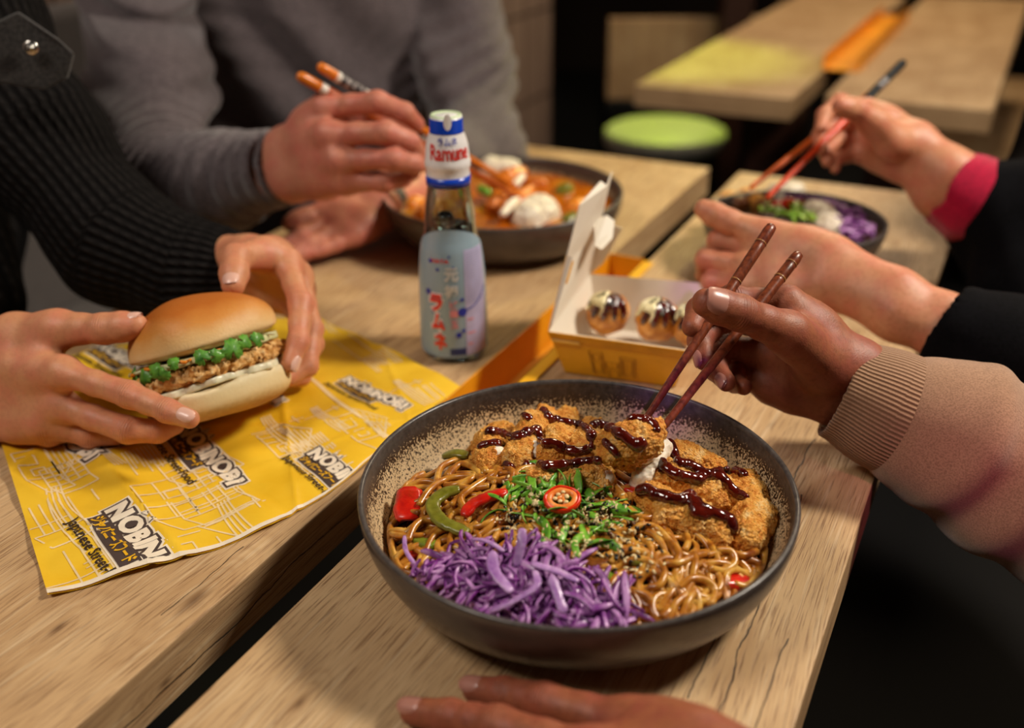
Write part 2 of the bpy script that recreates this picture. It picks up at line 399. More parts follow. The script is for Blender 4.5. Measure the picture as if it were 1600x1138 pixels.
# ================================================================== BOWLS
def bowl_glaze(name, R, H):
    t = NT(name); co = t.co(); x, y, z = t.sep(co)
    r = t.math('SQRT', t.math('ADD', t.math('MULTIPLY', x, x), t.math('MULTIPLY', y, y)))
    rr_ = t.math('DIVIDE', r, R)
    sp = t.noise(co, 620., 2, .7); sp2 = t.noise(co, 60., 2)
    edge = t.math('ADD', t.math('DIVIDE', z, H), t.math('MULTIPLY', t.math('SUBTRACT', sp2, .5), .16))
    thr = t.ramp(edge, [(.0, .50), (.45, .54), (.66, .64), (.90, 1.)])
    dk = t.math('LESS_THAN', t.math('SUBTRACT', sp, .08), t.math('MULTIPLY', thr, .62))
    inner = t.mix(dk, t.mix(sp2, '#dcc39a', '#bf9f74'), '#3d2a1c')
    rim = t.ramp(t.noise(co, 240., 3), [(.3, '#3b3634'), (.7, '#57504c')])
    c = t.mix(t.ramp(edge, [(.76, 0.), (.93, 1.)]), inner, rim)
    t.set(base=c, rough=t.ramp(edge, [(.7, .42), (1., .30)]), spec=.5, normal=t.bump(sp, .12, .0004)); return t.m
def bowl_out(name):
    t = NT(name); co = t.co(); n = t.noise(co, 35., 3); n2 = t.noise(co, 700., 2)
    t.set(base=t.mix(t.math('MULTIPLY', n2, .25), t.ramp(n, [(.3, '#453d3a'), (.7, '#5a504a')]), '#2c2522'), rough=.27, normal=t.bump(n2, .1, .0003)); return t.m
M_bout = bowl_out('bowl_outside')
def bowl_profile(R, H, rb, th=.0032):
    o = []; n = 18
    for i in range(n+1):
        a = i/n; o.append((rb+(R-rb)*(math.sin(a*PI/2)**.9), .0045+(H-.0045)*(1-math.cos(a*PI/2))**.86))
    return o
def inner_height(R, H, rb, r):
    """height of the inside of the bowl at radius r"""
    P = bowl_profile(R, H, rb); th = .0040
    if r <= P[0][0]-th: return .0085
    for (r0, z0), (r1, z1) in zip(P, P[1:]):
        if r <= r1-th*.9: return max(.0085, z0+th*.6+(z1-z0)*max(0, (r-(r0-th*.9))/max(1e-6, r1-r0)))
    return H
def make_bowl(name, c, R, H, rb, label):
    root = empty(name, (c[0], c[1], TZ), label, 'bowl')
    P = bowl_profile(R, H, rb); th = .0036; b = MB(); b.mi = 1
    outer = [(0.0001, .004), (rb*.82, .004), (rb*.84, .0), (rb*.93, .0), (rb*.96, .0035)]+P
    b.lathe(outer, root.location, 160)
    b.mi = 0
    lip = [(R, H), (R-.0004, H+.0012), (R-.0018, H+.0018), (R-th, H+.0008)]
    inn = [(max(.0001, r-th*.95), z+th*.55) for r, z in P[::-1][1:]]
    inn = [q for q in inn if q[0] > .002]; zb = .0085
    inn = [(r, max(z, zb)) for r, z in inn]+[(rb*.6, zb), (.0001, zb)]
    b.lathe(lip+inn, root.location, 160)
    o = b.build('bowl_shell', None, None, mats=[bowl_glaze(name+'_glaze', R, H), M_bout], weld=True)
    o.data.transform(Matrix.Translation(-root.location)); o.parent = root
    # outside faces keep their own material
    return root
BC = A(.0395, .5263); BR, BH, BB = .1357, .056, .097
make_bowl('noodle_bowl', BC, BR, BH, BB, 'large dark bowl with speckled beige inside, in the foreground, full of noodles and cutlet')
CC = A(-.0093, 1.1303); CR_ = .1392
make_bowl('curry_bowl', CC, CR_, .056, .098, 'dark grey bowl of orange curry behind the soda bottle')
RC = W(1240, 341, .052)[:2]; RR_ = .0965
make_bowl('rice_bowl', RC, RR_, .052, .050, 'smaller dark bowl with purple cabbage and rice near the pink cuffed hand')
# ================================================================== PEOPLE
def skin_mat(name, base, red, dark, rough=.48, sss=.12):
    t = NT(name); co = t.co(); kn = t.attr('kn'); ax = t.attr('ax')
    n1 = t.noise(co, 55., 3); n2 = t.noise(co, 260., 3); n3 = t.vor(co, 900.)
    c = t.mix(t.ramp(n1, [(.38, 0.), (.66, .75)]), base, red)
    c = t.mix(t.math('MULTIPLY', kn, .55, clamp=True), c, red)
    c = t.mix(t.ramp(n2, [(.36, .35), (.52, 0.)]), c, dark)
    wr = t.math('SINE', t.math('ADD', t.math('MULTIPLY', ax, 2*PI/.0019), t.math('MULTIPLY', n2, 5.)))
    h = t.math('ADD', t.math('MULTIPLY', t.math('MULTIPLY', wr, t.attr('cr')), .55), t.math('MULTIPLY', n3, .30))
    h = t.math('ADD', h, t.math('MULTIPLY', n2, .5))
    t.set(base=c, rough=rough, sss=sss, sss_r=(1., .35, .2), sss_s=.006, normal=t.bump(h, .42, .0007), spec=.45); return t.m
M_skinA = skin_mat('skin_light', '#cf9168', '#cf7c60', '#b97a56')
M_skinC = skin_mat('skin_pink', '#c98468', '#c96e5e', '#a8624e')
M_skinE = skin_mat('skin_fair', '#cc8e6a', '#c8745a', '#a8683f')
M_skinG = skin_mat('skin_brown', '#9a5a3a', '#94493a', '#6e3a22', rough=.52)
def nail_mat(name, c): return plain(name, c, .32, 90, .05, coat=.15)
M_nailA = nail_mat('nail_light', '#e3b3a0'); M_nailG = nail_mat('nail_brown', '#b47c6c')

def pt(q): return W(*q) if q[2] < .3 else Q(*q)
FR = dict(index=(.0100, .0096, .0089, .0086, .0078, .0068), middle=(.0102, .0098, .0091, .0087, .0079, .0069),
          ring=(.0098, .0092, .0086, .0082, .0074, .0064), pinky=(.0090, .0082, .0076, .0072, .0064, .0056))
def hand_groups(J, arm, s=1., wrist_flat=1.):
    """J: joints of each finger, knuckle to tip; thumb from its root; wrist. arm: points and radii from wrist to elbow"""
    P = {k: [pt(q) for q in v] for k, v in J.items() if k != 'wrist'}; w = pt(J['wrist'])
    across = nrm(P['pinky'][0]-P['index'][0]); fwd = nrm((P['index'][0]+P['middle'][0]+P['ring'][0]+P['pinky'][0])/4-w)
    nor = nrm(np.cross(across, fwd)); across = nrm(np.cross(fwd, nor))
    palm = []; offs = dict(index=-.017, middle=-.006, ring=.006, pinky=.016)
    for f, o in offs.items():
        a = w+across*o*s+fwd*.012*s; m = P[f][0]; mid = a*.45+m*.55
        rr = dict(index=.0125, middle=.0120, ring=.0118, pinky=.0115)[f]*s
        palm += [cap(a, mid, .0155*s, rr*1.08), cap(mid, m, rr*1.08, rr*.98)]
    th = P['thumb']
    palm += [cap(w-across*.010*s, th[0], .0165*s, .0150*s), cap(th[0], th[1], .0165*s, .0125*s)]
    palm += [cap(th[1]*.75+th[0]*.25, P['index'][0]*.8+w*.2, .009*s, .009*s)]          # web of the thumb
    palm += [cap(w+across*.017*s+fwd*.012*s, P['pinky'][0]*.6+w*.4+across*.002, .016*s, .014*s)]
    ap = [w]+[pt(q[:3]) for q in arm]; ar = [.0200*s]+[q[3] for q in arm]
    for sg in (-1, 1):
        for i in range(len(ap)-1):
            o0 = across*sg*(.0095*s if i == 0 else .010); o1 = across*sg*.010
            palm.append(cap(ap[i]+o0, ap[i+1]+o1, ar[i], ar[i+1]))
    groups = [(palm, .014*s, 0)]; kn = []
    for f in ('index', 'middle', 'ring', 'pinky'):
        j = P[f]; r = [q*s for q in FR[f]]
        m1 = j[0]*.5+j[1]*.5; m2 = j[1]*.5+j[2]*.5
        pulp = j[3]+(j[2]-j[3])*.10
        pr = [j[0], m1, j[1], m2, j[2], pulp]; rad = [r[0], r[1]*.95, r[1]*1.02, r[3]*.96, r[3]*.98, r[5]*1.04]
        groups.append((chain(pr, rad), .004*s, .010*s, 'finger')); kn += [(j[1], j[2]-j[0], 1.), (j[2], j[3]-j[1], .8), (j[0], j[1]-w, .7), (j[3], j[3]-j[2], .5)]
    r = [.0125*s, .0112*s, .0112*s, .0108*s, .0092*s]
    m1 = th[1]*.5+th[2]*.5; m2 = th[2]*.45+th[3]*.55
    groups.append((chain([th[1], m1, th[2], m2, th[3]+(th[2]-th[3])*.06], r), .005*s, .012*s, 'finger'))
    kn += [(th[2], th[3]-th[1], 1.), (th[3], th[3]-th[2], .5), (th[1], th[2]-th[0], .5)]
    return groups, kn, P, w, across, nor, fwd
def skin_attrs(V, kn, s=1.):
    k = np.zeros(len(V)); ax = np.zeros(len(V)); cr = np.zeros(len(V)); best = np.full(len(V), 1e9)
    for p, d, a in kn:
        d = nrm(d); q = V-p; dd = np.linalg.norm(q, axis=1); k = np.maximum(k, a*np.exp(-(dd/(.012*s))**2))
        m = dd < best; best = np.where(m, dd, best); ax = np.where(m, q@d, ax)
        if a > .75: cr = np.maximum(cr, np.exp(-((q@d)/(.0050*s))**2)*(dd < .02*s))
    return dict(kn=k, ax=ax, cr=cr)
def nail(parent, P, f, nor, m, s=1., wide=None, lng=None, back=0., label=None, up=0.):
    """a fingernail on the last bone, facing nor"""
    j = P[f]; d = nrm(j[3]-j[2]); n = nrm(np.array(nor)-d*np.dot(nor, d)); c = np.cross(d, n)
    r = (FR[f][5]*1.04 if f != 'thumb' else .0092)*s; wd = wide or r*.86; lg = lng or r*1.05
    mr = (FR[f][3]*.98 if f != 'thumb' else .0108)*s; ll = np.linalg.norm(j[3]-j[2])*(.55 if f == 'thumb' else 1.)
    cen = j[3]-d*(r*.35+back); r = r+(mr-r)*min(1., max(0., (r*.35+back)/ll)); V = []; F = []; nu, nv = 11, 11
    for side in (0, 1):
        for i in range(nu):
            for k in range(nv):
                a = -1+2*i/(nu-1); b_ = -1+2*k/(nv-1)
                u = a*math.sqrt(1-b_*b_*.30); v = b_*math.sqrt(1-a*a*.38)
                ang = u*wd/(r*.98); lift = (.00045 if side == 0 else -.0012)+up
                rr = r*(1.0 - .10*max(0, v)**2)+lift-.0007*(abs(a)**6+abs(b_)**6)
                V.append(cen+d*v*lg+c*math.sin(ang)*rr+n*math.cos(ang)*rr)
    for i in range(nu-1):
        for k in range(nv-1):
            q = i*nv+k; F.append((q, q+1, q+nv+1, q+nv)); F.append(tuple(x+nu*nv for x in (q, q+nv, q+nv+1, q+1)))
    o = mesh_obj('fingernail', V, F, m, parent)
    if label: o['label'] = label
    return o
def merge(parts):
    V = []; F = []; A_ = {}; b = 0
    for v, f, at in parts:
        V.append(v); F.append(f+b); b += len(v)
        for k, a in at.items(): A_.setdefault(k, []).append(a)
    return np.concatenate(V), np.concatenate(F), {k: np.concatenate(a) for k, a in A_.items()}
def limb_uv(V, axes, ref=(0, 0, 1)):
    """distance along and around the nearest of the limb axes"""
    best = np.full(len(V), 1e9); U_ = np.zeros(len(V)); A_ = np.zeros(len(V)); ref = np.array(ref, float)
    for ax in axes:
        ax = [np.array(q, float) for q in ax]; L = 0
        for a, b_ in zip(ax, ax[1:]):
            ab = b_-a; l = np.linalg.norm(ab); d = ab/l; t = np.clip((V-a)@d, 0, l); q = V-a-t[:, None]*d; dd = np.linalg.norm(q, axis=1)
            e1 = nrm(ref-d*(ref@d)); e2 = np.cross(d, e1); ang = np.arctan2(q@e2, q@e1)
            m = dd < best; best = np.where(m, dd, best); U_ = np.where(m, L+(V-a)@d, U_); A_ = np.where(m, ang, A_); L += l
    return U_, A_

def knit(name, base, dark, pitch, rough=.9, strength=.8, dist=.002, sheen=.15, row=None, fuzz=700, tint=0.5):
    """ribbed cloth: ribs run along the limb (attributes lu along, la around)"""
    t = NT(name); u = t.attr('lu'); a = t.attr('la'); co = t.co()
    rib = t.math('ADD', t.math('MULTIPLY', t.math('SINE', t.math('MULTIPLY', a, pitch)), .5), .5)
    h = rib
    if row:
        rw = t.math('ADD', t.math('MULTIPLY', t.math('SINE', t.math('ADD', t.math('MULTIPLY', u, 2*PI/row), t.math('MULTIPLY', rib, 2.6))), .5), .5)
        h = t.math('MULTIPLY', rib, t.math('ADD', t.math('MULTIPLY', rw, .55), .45))
    fz = t.noise(co, fuzz, 3)
    c = t.mix(t.math('MULTIPLY', h, 1., clamp=True), dark, base); c = t.mix(t.ramp(fz, [(.35, .35), (.6, 0.)]), c, dark)
    t.set(base=c, rough=rough, sheen=sheen, normal=t.bump(t.math('ADD', h, t.math('MULTIPLY', fz, .25)), strength, dist), spec=.08); return t.m
def woven(name, base, dark, rough=.85, fine=900, sheen=.3, strength=.3, streak=(1, 1, 1)):
    t = NT(name); co = t.co(); f = t.noise(t.map(co, streak), fine, 3); g = t.noise(co, 45., 3)
    c = t.mix(t.ramp(f, [(.36, .8), (.6, 0.)]), base, dark); c = t.mix(t.math('MULTIPLY', t.ramp(g, [(.4, 0.), (.7, 1.)]), .25), c, dark)
    t.set(base=c, rough=rough, sheen=sheen, normal=t.bump(f, strength, .0008), spec=.08); return t.m

def body(person, arms, m, h, coarse=None):
    """arms: list of (J, arm, s); one mesh with both hands, the arms and what the clothes hide"""
    parts = []; out = []
    for J, arm, s, hh in arms:
        g, kn, P, w_, ac, nor, fwd = hand_groups(J, arm, s); V, F = sdf_mesh(g, hh)
        parts.append((V, F, skin_attrs(V, kn, s))); out.append((P, w_, ac, nor, fwd))
    if coarse:
        V, F = sdf_mesh([(coarse, .04, 0)], .009); z = np.zeros(len(V)); parts.append((V, F, dict(kn=z, ax=z, cr=z)))
    V, F, at = merge(parts); o = fast_mesh('body', V, F, m, person, at)
    return o, out

# ------------------------------------------------------------------ person with the burger
H_A = dict(wrist=(-70, 598, .800), thumb=[(25, 527, .782), (92, 514, .765), (163, 514, .752), (214, 508, .748)],
           index=[(98, 582, .748), (203, 617, .728), (262, 642, .718), (300, 656, .713)],
           middle=[(92, 634, .760), (200, 672, .745), (246, 674, .748), (276, 664, .755)],
           ring=[(66, 662, .765), (140, 680, .768), (182, 678, .772), (208, 670, .775)],
           pinky=[(28, 668, .772), (78, 680, .772), (104, 675, .777), (122, 668, .78)])
H_B = dict(wrist=(394, 420, .905), thumb=[(424, 408, .870), (412, 398, .835), (368, 404, .803), (364, 448, .782)],
           index=[(448, 412, .842), (470, 475, .806), (466, 535, .786), (452, 572, .778)],
           middle=[(466, 432, .862), (486, 515, .832), (480, 572, .815), (448, 592, .803)],
           ring=[(470, 452, .880), (488, 538, .858), (470, 588, .845), (438, 596, .828)],
           pinky=[(462, 472, .895), (474, 545, .885), (458, 582, .872), (436, 590, .858)])
p1 = empty('person', W(-150, 560, 0), 'person in charcoal ribbed knit sweater holding a burger with both hands', 'person')
armL = [(180, 340, .93, .040), (20, 160, .96, .046), (-120, 20, .93, .052)]
armR = [(-200, 600, .84, .030), (-420, 520, .92, .042)]
b1, h1 = body(p1, [(H_A, [(-190, 598, .83, .026), (-330, 580, .88, .034)], 1.0, .0012), (H_B, [(330, 415, .935, .024), (200, 380, .94, .032)], 1.0, .0012)], M_skinA, .0012,
              coarse=[cap(Q(-260, 560, .87), Q(-430, 250, .95), .036, .05), cap(Q(-430, 250, .95), Q(-330, -20, .98), .036, .04), cap(Q(200, 372, .945), Q(20, 180, .96), .034, .045),
                      cap(Q(20, 180, .96), Q(-250, -60, 1.02), .030, .036), cap(Q(-250, -60, 1.02), Q(-330, 60, 1.05), .036, .05), ell(Q(-330, 200, 1.08), (.16, .10, .22))])
camv = -cF
nail(b1, h1[0][0], 'index', camv*.8+A(0, -.1, .6)+cR*.35, M_nailA, 1., .0062, .0072, back=.001, label='short fingernail')
nail(b1, h1[0][0], 'thumb', cU*1.+camv*.25, M_nailA, 1., .0075, .0085)
nail(b1, h1[1][0], 'thumb', camv*1.+A(0, 0, .15), M_nailA, 1., .0078, .0086, back=.001, label='broad thumbnail')
nail(b1, h1[1][0], 'index', cR*1.+camv*.35, M_nailA, 1., .006, .007)
M_knit = knit('charcoal_rib_knit', '#2a2726', '#0a0909', 40., strength=1., dist=.005, row=.013, sheen=.0)
sl_axis = [Q(-60, 60, .96), Q(60, 225, .96), Q(185, 378, .945), Q(300, 430, .935), Q(398, 434, .925)]
sleeve = [cap(sl_axis[0], sl_axis[1], .068, .060), cap(sl_axis[1], sl_axis[2], .060, .054), cap(sl_axis[2], sl_axis[3], .054, .046), cap(sl_axis[3], sl_axis[4], .046, .036)]
torso = [ell(Q(-330, 200, 1.08), (.24, .17, .32)), cap(Q(-200, -60, 1.0), Q(-60, 30, .97), .085, .075), cap(Q(-160, 250, 1.04), Q(-60, 470, 1.0), .085, .06),
         cap(Q(-330, -20, .98), Q(-430, 250, .95), .08, .065), cap(Q(-430, 250, .95), Q(-250, 575, .88), .065, .045), cap(Q(-250, 575, .88), Q(-120, 598, .83), .045, .036)]
cut1 = [cap(Q(398, 434, .925), Q(440, 425, .90), .030, .034)]
V, F = sdf_mesh([(sleeve+torso, .03, 0), (cut1, .004, 0, 'cut')], .0028,
                disp=lambda X, Y, Z: .0022*wob(X, Y, Z, 26, 6, 2)+.0010*wob(X, Y, Z, 70, 6, 3))
lu, la = limb_uv(V, [sl_axis, [Q(-330, -100, 1.08), Q(-330, 500, 1.08)]]); o = fast_mesh('sweater', V, F, M_knit, p1, dict(lu=lu, la=la))
# shoulder flap with a metal snap
fm = woven('charcoal_flap', '#33302e', '#151312', fine=420)
fo = [(-60, 60, .835), (28, 18, .84), (92, 62, .85), (116, 84, .858), (106, 122, .865), (70, 140, .862), (-60, 120, .845)]
fp = [Q(*q) for q in fo]; n_ = nrm(np.cross(fp[2]-fp[0], fp[5]-fp[0])); n_ = n_ if n_@camv > 0 else -n_
V = [p+n_*.003 for p in fp]+[p-n_*.004 for p in fp]; k = len(fp)
b = MB(); b.add(V, [tuple(range(k))[::-1], tuple(range(k, 2*k))]+[(i, (i+1) % k, (i+1) % k+k, i+k) for i in range(k)])
fl = b.build('shoulder_flap', fm, p1, False, bevel=.002); 
M_metal = NT('brushed_steel', base='#c9c6c0', metal=1., rough=.22).m
b = MB(); sc_ = Q(50, 74, .843)
for i in range(1):
    P_ = [sc_+n_*z_ for z_ in (.002, .0045, .0055)]; b.tube(P_, [.0062, .0062, .0048], 24)
    b.tube([sc_+n_*.0055, sc_+n_*.0062, sc_+n_*.0050], [.0036, .0030, .0012], 24)
b.build('snap_button', M_metal, fl)

# ------------------------------------------------------------------ man in the grey sweater
H_C = dict(wrist=(448, 258, 1.035), thumb=[(478, 222, 1.045), (528, 192, 1.035), (590, 190, 1.025), (636, 205, 1.010)],
           index=[(508, 168, .985), (590, 160, .965), (632, 176, .968), (653, 196, .985)],
           middle=[(512, 210, .968), (604, 208, .948), (640, 222, .958), (656, 240, .975)],
           ring=[(528, 250, .968), (616, 249, .952), (646, 256, .965), (662, 258, .985)],
           pinky=[(540, 284, .978), (600, 285, .970), (630, 279, .98), (648, 270, .995)])
H_D = dict(wrist=(584, 318, 1.165), thumb=[(560, 322, 1.165), (520, 328, 1.14), (478, 340, 1.12), (452, 350, 1.11)],
           index=[(520, 342, 1.13), (468, 368, 1.10), (444, 388, 1.095), (432, 402, 1.10)],
           middle=[(528, 352, 1.125), (484, 382, 1.10), (458, 400, 1.09), (442, 412, 1.09)],
           ring=[(540, 362, 1.125), (500, 384, 1.105), (476, 396, 1.095), (460, 406, 1.09)],
           pinky=[(556, 368, 1.125), (524, 382, 1.11), (504, 390, 1.10), (490, 396, 1.095)])
p2 = empty('person', W(470, 60, -.1), 'person in grey sweater with wristwatch, picking curry from bowl with orange chopsticks', 'person')
b2, h2 = body(p2, [(H_C, [(380, 280, 1.08, .019), (300, 292, 1.14, .020)], 1.12, .0018), (H_D, [(640, 296, 1.24, .027), (700, 262, 1.34, .036)], 1.0, .0018)], M_skinC, .0018,
              coarse=[cap(Q(340, 290, 1.12), Q(245, 290, 1.2), .030, .036), cap(Q(245, 290, 1.2), Q(225, -40, 1.32), .036, .045), cap(Q(690, 268, 1.32), Q(752, 250, 1.45), .036, .045),
                      cap(Q(752, 250, 1.45), Q(690, -50, 1.48), .045, .055), ell(Q(480, 60, 1.53), (.15, .075, .28)), cap(Q(480, -150, 1.55), Q(480, -330, 1.5), .06, .06), ell(Q(480, -430, 1.5), (.08, .10, .115))])
M_grey = woven('grey_knit', '#6c6163', '#3e3739', fine=520, streak=(.35, .35, 1.6), sheen=.35, strength=.5)
ra = [Q(205, -60, 1.33), Q(236, 130, 1.27), Q(245, 290, 1.19), Q(345, 285, 1.11), Q(436, 262, 1.045)]
la_ = [Q(695, -60, 1.47), Q(728, 120, 1.46), Q(752, 235, 1.42), Q(700, 262, 1.34), Q(650, 290, 1.25)]
g1 = chain(ra, [.075, .068, .058, .050, .038]); g2 = chain(la_, [.068, .064, .058, .046, .034])
g3 = [ell(Q(480, 60, 1.52), (.215, .13, .40)), cap(Q(300, -90, 1.42), Q(660, -90, 1.5), .09, .08)]
axr = [Q(236, 130, 1.27), Q(245, 290, 1.19), Q(345, 285, 1.11), Q(436, 262, 1.045)]
def grey_folds(X, Y, Z):
    P_ = np.stack([X, Y, Z], -1); out = .0022*wob(X, Y, Z, 18, 6, 1)
    for (c, nv, fr, amp, rad) in [(Q(285, 255, 1.14), nrm(Q(300, 320, 1.1)-Q(210, 250, 1.2)), 330, .0036, .085), (Q(380, 280, 1.08), nrm(Q(430, 270, 1.05)-Q(350, 280, 1.11)), 300, .0026, .075),
                                 (Q(235, 60, 1.28), nrm(A(.25, 0, 1)), 190, .0042, .11), (Q(740, 150, 1.45), nrm(A(-.5, 0, 1)), 230, .0040, .09), (Q(500, 120, 1.42), nrm(A(1, 0, .8)), 60, .006, .25), (Q(250, 100, 1.25), nrm(A(.3, 0, 1)), 120, .004, .12)]:
        d = P_-c; r = np.linalg.norm(d, axis=-1); s_ = d@nv + .010*wob(X, Y, Z, 22, 5, 4)
        out = out+1.35*amp*np.sin(s_*fr)*np.exp(-(r/rad)**2)
    return out
V, F = sdf_mesh([(g1, .03, 0), (g3, .05, .012), (g2, .03, .012), ([cap(Q(436, 262, 1.045), Q(480, 252, 1.02), .033, .036), cap(Q(650, 290, 1.25), Q(620, 305, 1.21), .027, .03)], .004, 0, 'cut')], .0036, disp=grey_folds)
fast_mesh('sweater', V, F, M_grey, p2)
# steel wristwatch
wc = Q(586, 316, 1.155); wd_ = nrm(Q(640, 296, 1.24)-wc); b = MB(); e1 = nrm(np.cross(wd_, A(0, 0, 1))); e2 = np.cross(e1, wd_)
wr_ = empty('wristwatch', wc); wr_.parent = p2; wr_.location = Vector(wc)-p2.location
for i in range(22):
    a0 = 2*PI*i/22; c = wc+wd_*.006+(e1*math.cos(a0)*.034+e2*math.sin(a0)*.025); tg = nrm(-e1*math.sin(a0)*.034+e2*math.cos(a0)*.025); on = np.cross(tg, wd_)
    for k in (-1, 0, 1): b.box(c+wd_*k*.0058, .0026, .0041, .0016, wd_, tg, on)
q = b.build('watch_band', M_metal, None, False, bevel=.0008); q.parent = wr_; q.matrix_parent_inverse = Matrix.Translation(-Vector(wc))
fn = nrm(camv+A(-.6, 0, -.30)); cc = wc+wd_*.006+nrm(fn-wd_*(fn@wd_))*.030; fn = nrm(fn-wd_*(fn@wd_)); b = MB()
b.tube([cc-fn*.004, cc+fn*.003, cc+fn*.0055], [.018, .0185, .0165], 40); q = b.build('watch_case', M_metal, None, True); q.parent = wr_; q.matrix_parent_inverse = Matrix.Translation(-Vector(wc))
b = MB(); b.tube([cc+fn*.0050, cc+fn*.0060], [.0150, .0148], 40); q = b.build('watch_dial', plain('dial', '#d8d5cc', .12), None, True); q.parent = wr_; q.matrix_parent_inverse = Matrix.Translation(-Vector(wc))

# ------------------------------------------------------------------ person in black with the pink cuff
H_E = dict(wrist=(1428, 240, 1.060), thumb=[(1394, 222, 1.043), (1366, 192, 1.030), (1338, 172, 1.018), (1312, 166, 1.005)],
           index=[(1356, 172, 1.080), (1312, 160, 1.072), (1288, 180, 1.058), (1282, 203, 1.047)],
           middle=[(1350, 192, 1.090), (1302, 192, 1.085), (1281, 212, 1.070), (1284, 235, 1.058)],
           ring=[(1350, 216, 1.095), (1310, 218, 1.090), (1289, 236, 1.075), (1293, 254, 1.062)],
           pinky=[(1354, 240, 1.092), (1322, 242, 1.090), (1304, 252, 1.075), (1305, 264, 1.065)])
H_F = dict(wrist=(1300, 425, .880), thumb=[(1258, 388, .895), (1196, 368, .912), (1140, 347, .922), (1098, 326, .930)],
           index=[(1186, 388, .915), (1122, 376, .938), (1116, 396, .963), (1146, 402, .978)],
           middle=[(1170, 416, .908), (1104, 405, .930), (1102, 430, .956), (1136, 438, .970)],
           ring=[(1164, 446, .905), (1112, 440, .926), (1112, 460, .950), (1142, 466, .965)],
           pinky=[(1168, 474, .905), (1130, 470, .922), (1128, 486, .944), (1152, 492, .955)])
p3 = empty('person', W(1640, 420, 0), 'person in black with pink cuff, eating from the smaller bowl with red chopsticks', 'person')
b3, h3 = body(p3, [(H_E, [(1475, 285, 1.05, .025), (1580, 340, 1.035, .030)], .96, .0018), (H_F, [(1400, 476, .85, .0185), (1480, 514, .835, .0170), (1560, 560, .825, .018)], 1.0, .0015)], M_skinE, .0018,
              coarse=[cap(Q(1590, 345, 1.035), Q(1820, 400, 1.1), .034, .04), cap(Q(1610, 580, .82), Q(1850, 520, 1.0), .028, .04), ell(Q(1900, 420, 1.15), (.12, .17, .28)),
                      cap(Q(1900, 100, 1.15), Q(1880, -80, 1.13), .06, .06)])
M_jack = woven('black_jacket', '#0c0b0f', '#040405', fine=380, rough=.9, sheen=.0)
M_pink = woven('magenta_knit', '#c3123f', '#7d0a28', fine=500, rough=.8)
ea = [Q(1545, 324, 1.046), Q(1640, 370, 1.04), Q(1860, 380, 1.1)]
fa = [Q(1492, 520, .832), Q(1600, 582, .82), Q(1850, 540, .98)]
V, F = sdf_mesh([(chain(ea, [.050, .068, .10]), .03, 0), (chain(fa, [.0405, .056, .09]), .03, .02),
                 ([ell(Q(1850, 420, 1.12), (.20, .22, .40)), cap(Q(1640, 330, 1.07), Q(1590, 450, 1.02), .05, .05)], .05, .03),
                 ([cap(Q(1492, 520, .832), Q(1455, 500, .84), .0325, .035)], .004, 0, 'cut')], .0035,
                disp=lambda X, Y, Z: (.0035*wob(X, Y, Z, 30, 6, 3)+.0018*wob(X, Y, Z, 75, 6, 2))*np.clip((np.sqrt((X-Q(1492, 520, .832)[0])**2+(Y-Q(1492, 520, .832)[1])**2+(Z-Q(1492, 520, .832)[2])**2)-.05)/.05, .12, 1))
fast_mesh('jacket', V, F, M_jack, p3)
ca = [Q(1496, 300, 1.05), Q(1518, 311, 1.048), Q(1570, 335, 1.042)]
V, F = sdf_mesh([(chain(ca, [.0415, .0455, .045]), .004, 0), ([cap(Q(1496, 300, 1.05), Q(1464, 284, 1.053), .0355, .039)], .003, 0, 'cut')], .0018,
                disp=lambda X, Y, Z: .0010*wob(X, Y, Z, 90, 6, 3))
fast_mesh('pink_cuff', V, F, M_pink, p3)

# ------------------------------------------------------------------ person in the beige sweatshirt
H_G = dict(wrist=(1332, 602, .722), thumb=[(1290, 572, .705), (1230, 520, .668), (1156, 489, .647), (1100, 472, .638)],
           index=[(1228, 474, .710), (1142, 468, .708), (1092, 484, .695), (1080, 514, .682)],
           middle=[(1216, 508, .728), (1126, 498, .724), (1094, 532, .705), (1102, 567, .690)],
           ring=[(1208, 555, .738), (1130, 540, .738), (1118, 577, .716), (1137, 600, .697)],
           pinky=[(1204, 606, .742), (1150, 578, .746), (1148, 598, .724), (1164, 606, .705)])
H_H = dict(wrist=(1150, 1262, .034), thumb=[(1090, 1180, .034), (1035, 1148, .022), (985, 1142, .012), (940, 1146, .010)],
           index=[(985, 1132, .026), (852, 1098, .020), (790, 1085, .013), (738, 1077, .0075)],
           middle=[(930, 1180, .030), (778, 1136, .022), (704, 1120, .014), (640, 1111, .0078)],
           ring=[(930, 1236, .028), (800, 1200, .020), (730, 1185, .013), (672, 1176, .0075)],
           pinky=[(960, 1290, .024), (860, 1268, .017), (810, 1256, .011), (768, 1250, .007)])
p4 = empty('person', W(1560, 1000, -.2), 'person in beige sweatshirt holding dark wooden chopsticks over the large noodle bowl', 'person')
b4, h4 = body(p4, [(H_G, [(1420, 655, .722, .028), (1560, 725, .71, .036)], 1.0, .0011), (H_H, [(1260, 1330, .036, .026), (1420, 1400, .05, .034)], 1.02, .0011)], M_skinG, .0012,
              coarse=[cap(Q(1540, 715, .71), Q(1850, 860, .70), .036, .045), cap(Q(1850, 860, .7), A(.70, .62, TZ+.27), .045, .055), cap(W(1400, 1390, .05), A(.40, .20, TZ+.03), .036, .045),
                      cap(A(.40, .20, TZ+.03), A(.66, .26, TZ+.28), .045, .055), ell(A(.80, .46, TZ+.05), (.12, .17, .28))])
NG = h4[0][0]; NH = h4[1][0]
nail(b4, NG, 'thumb', camv*.9+cU*.35, M_nailG, 1., .0098, .0096, back=.0030, label='glossy thumbnail', up=.0016)
nail(b4, NG, 'middle', -cR*1.+camv*.35, M_nailG, 1., .0062, .0068)
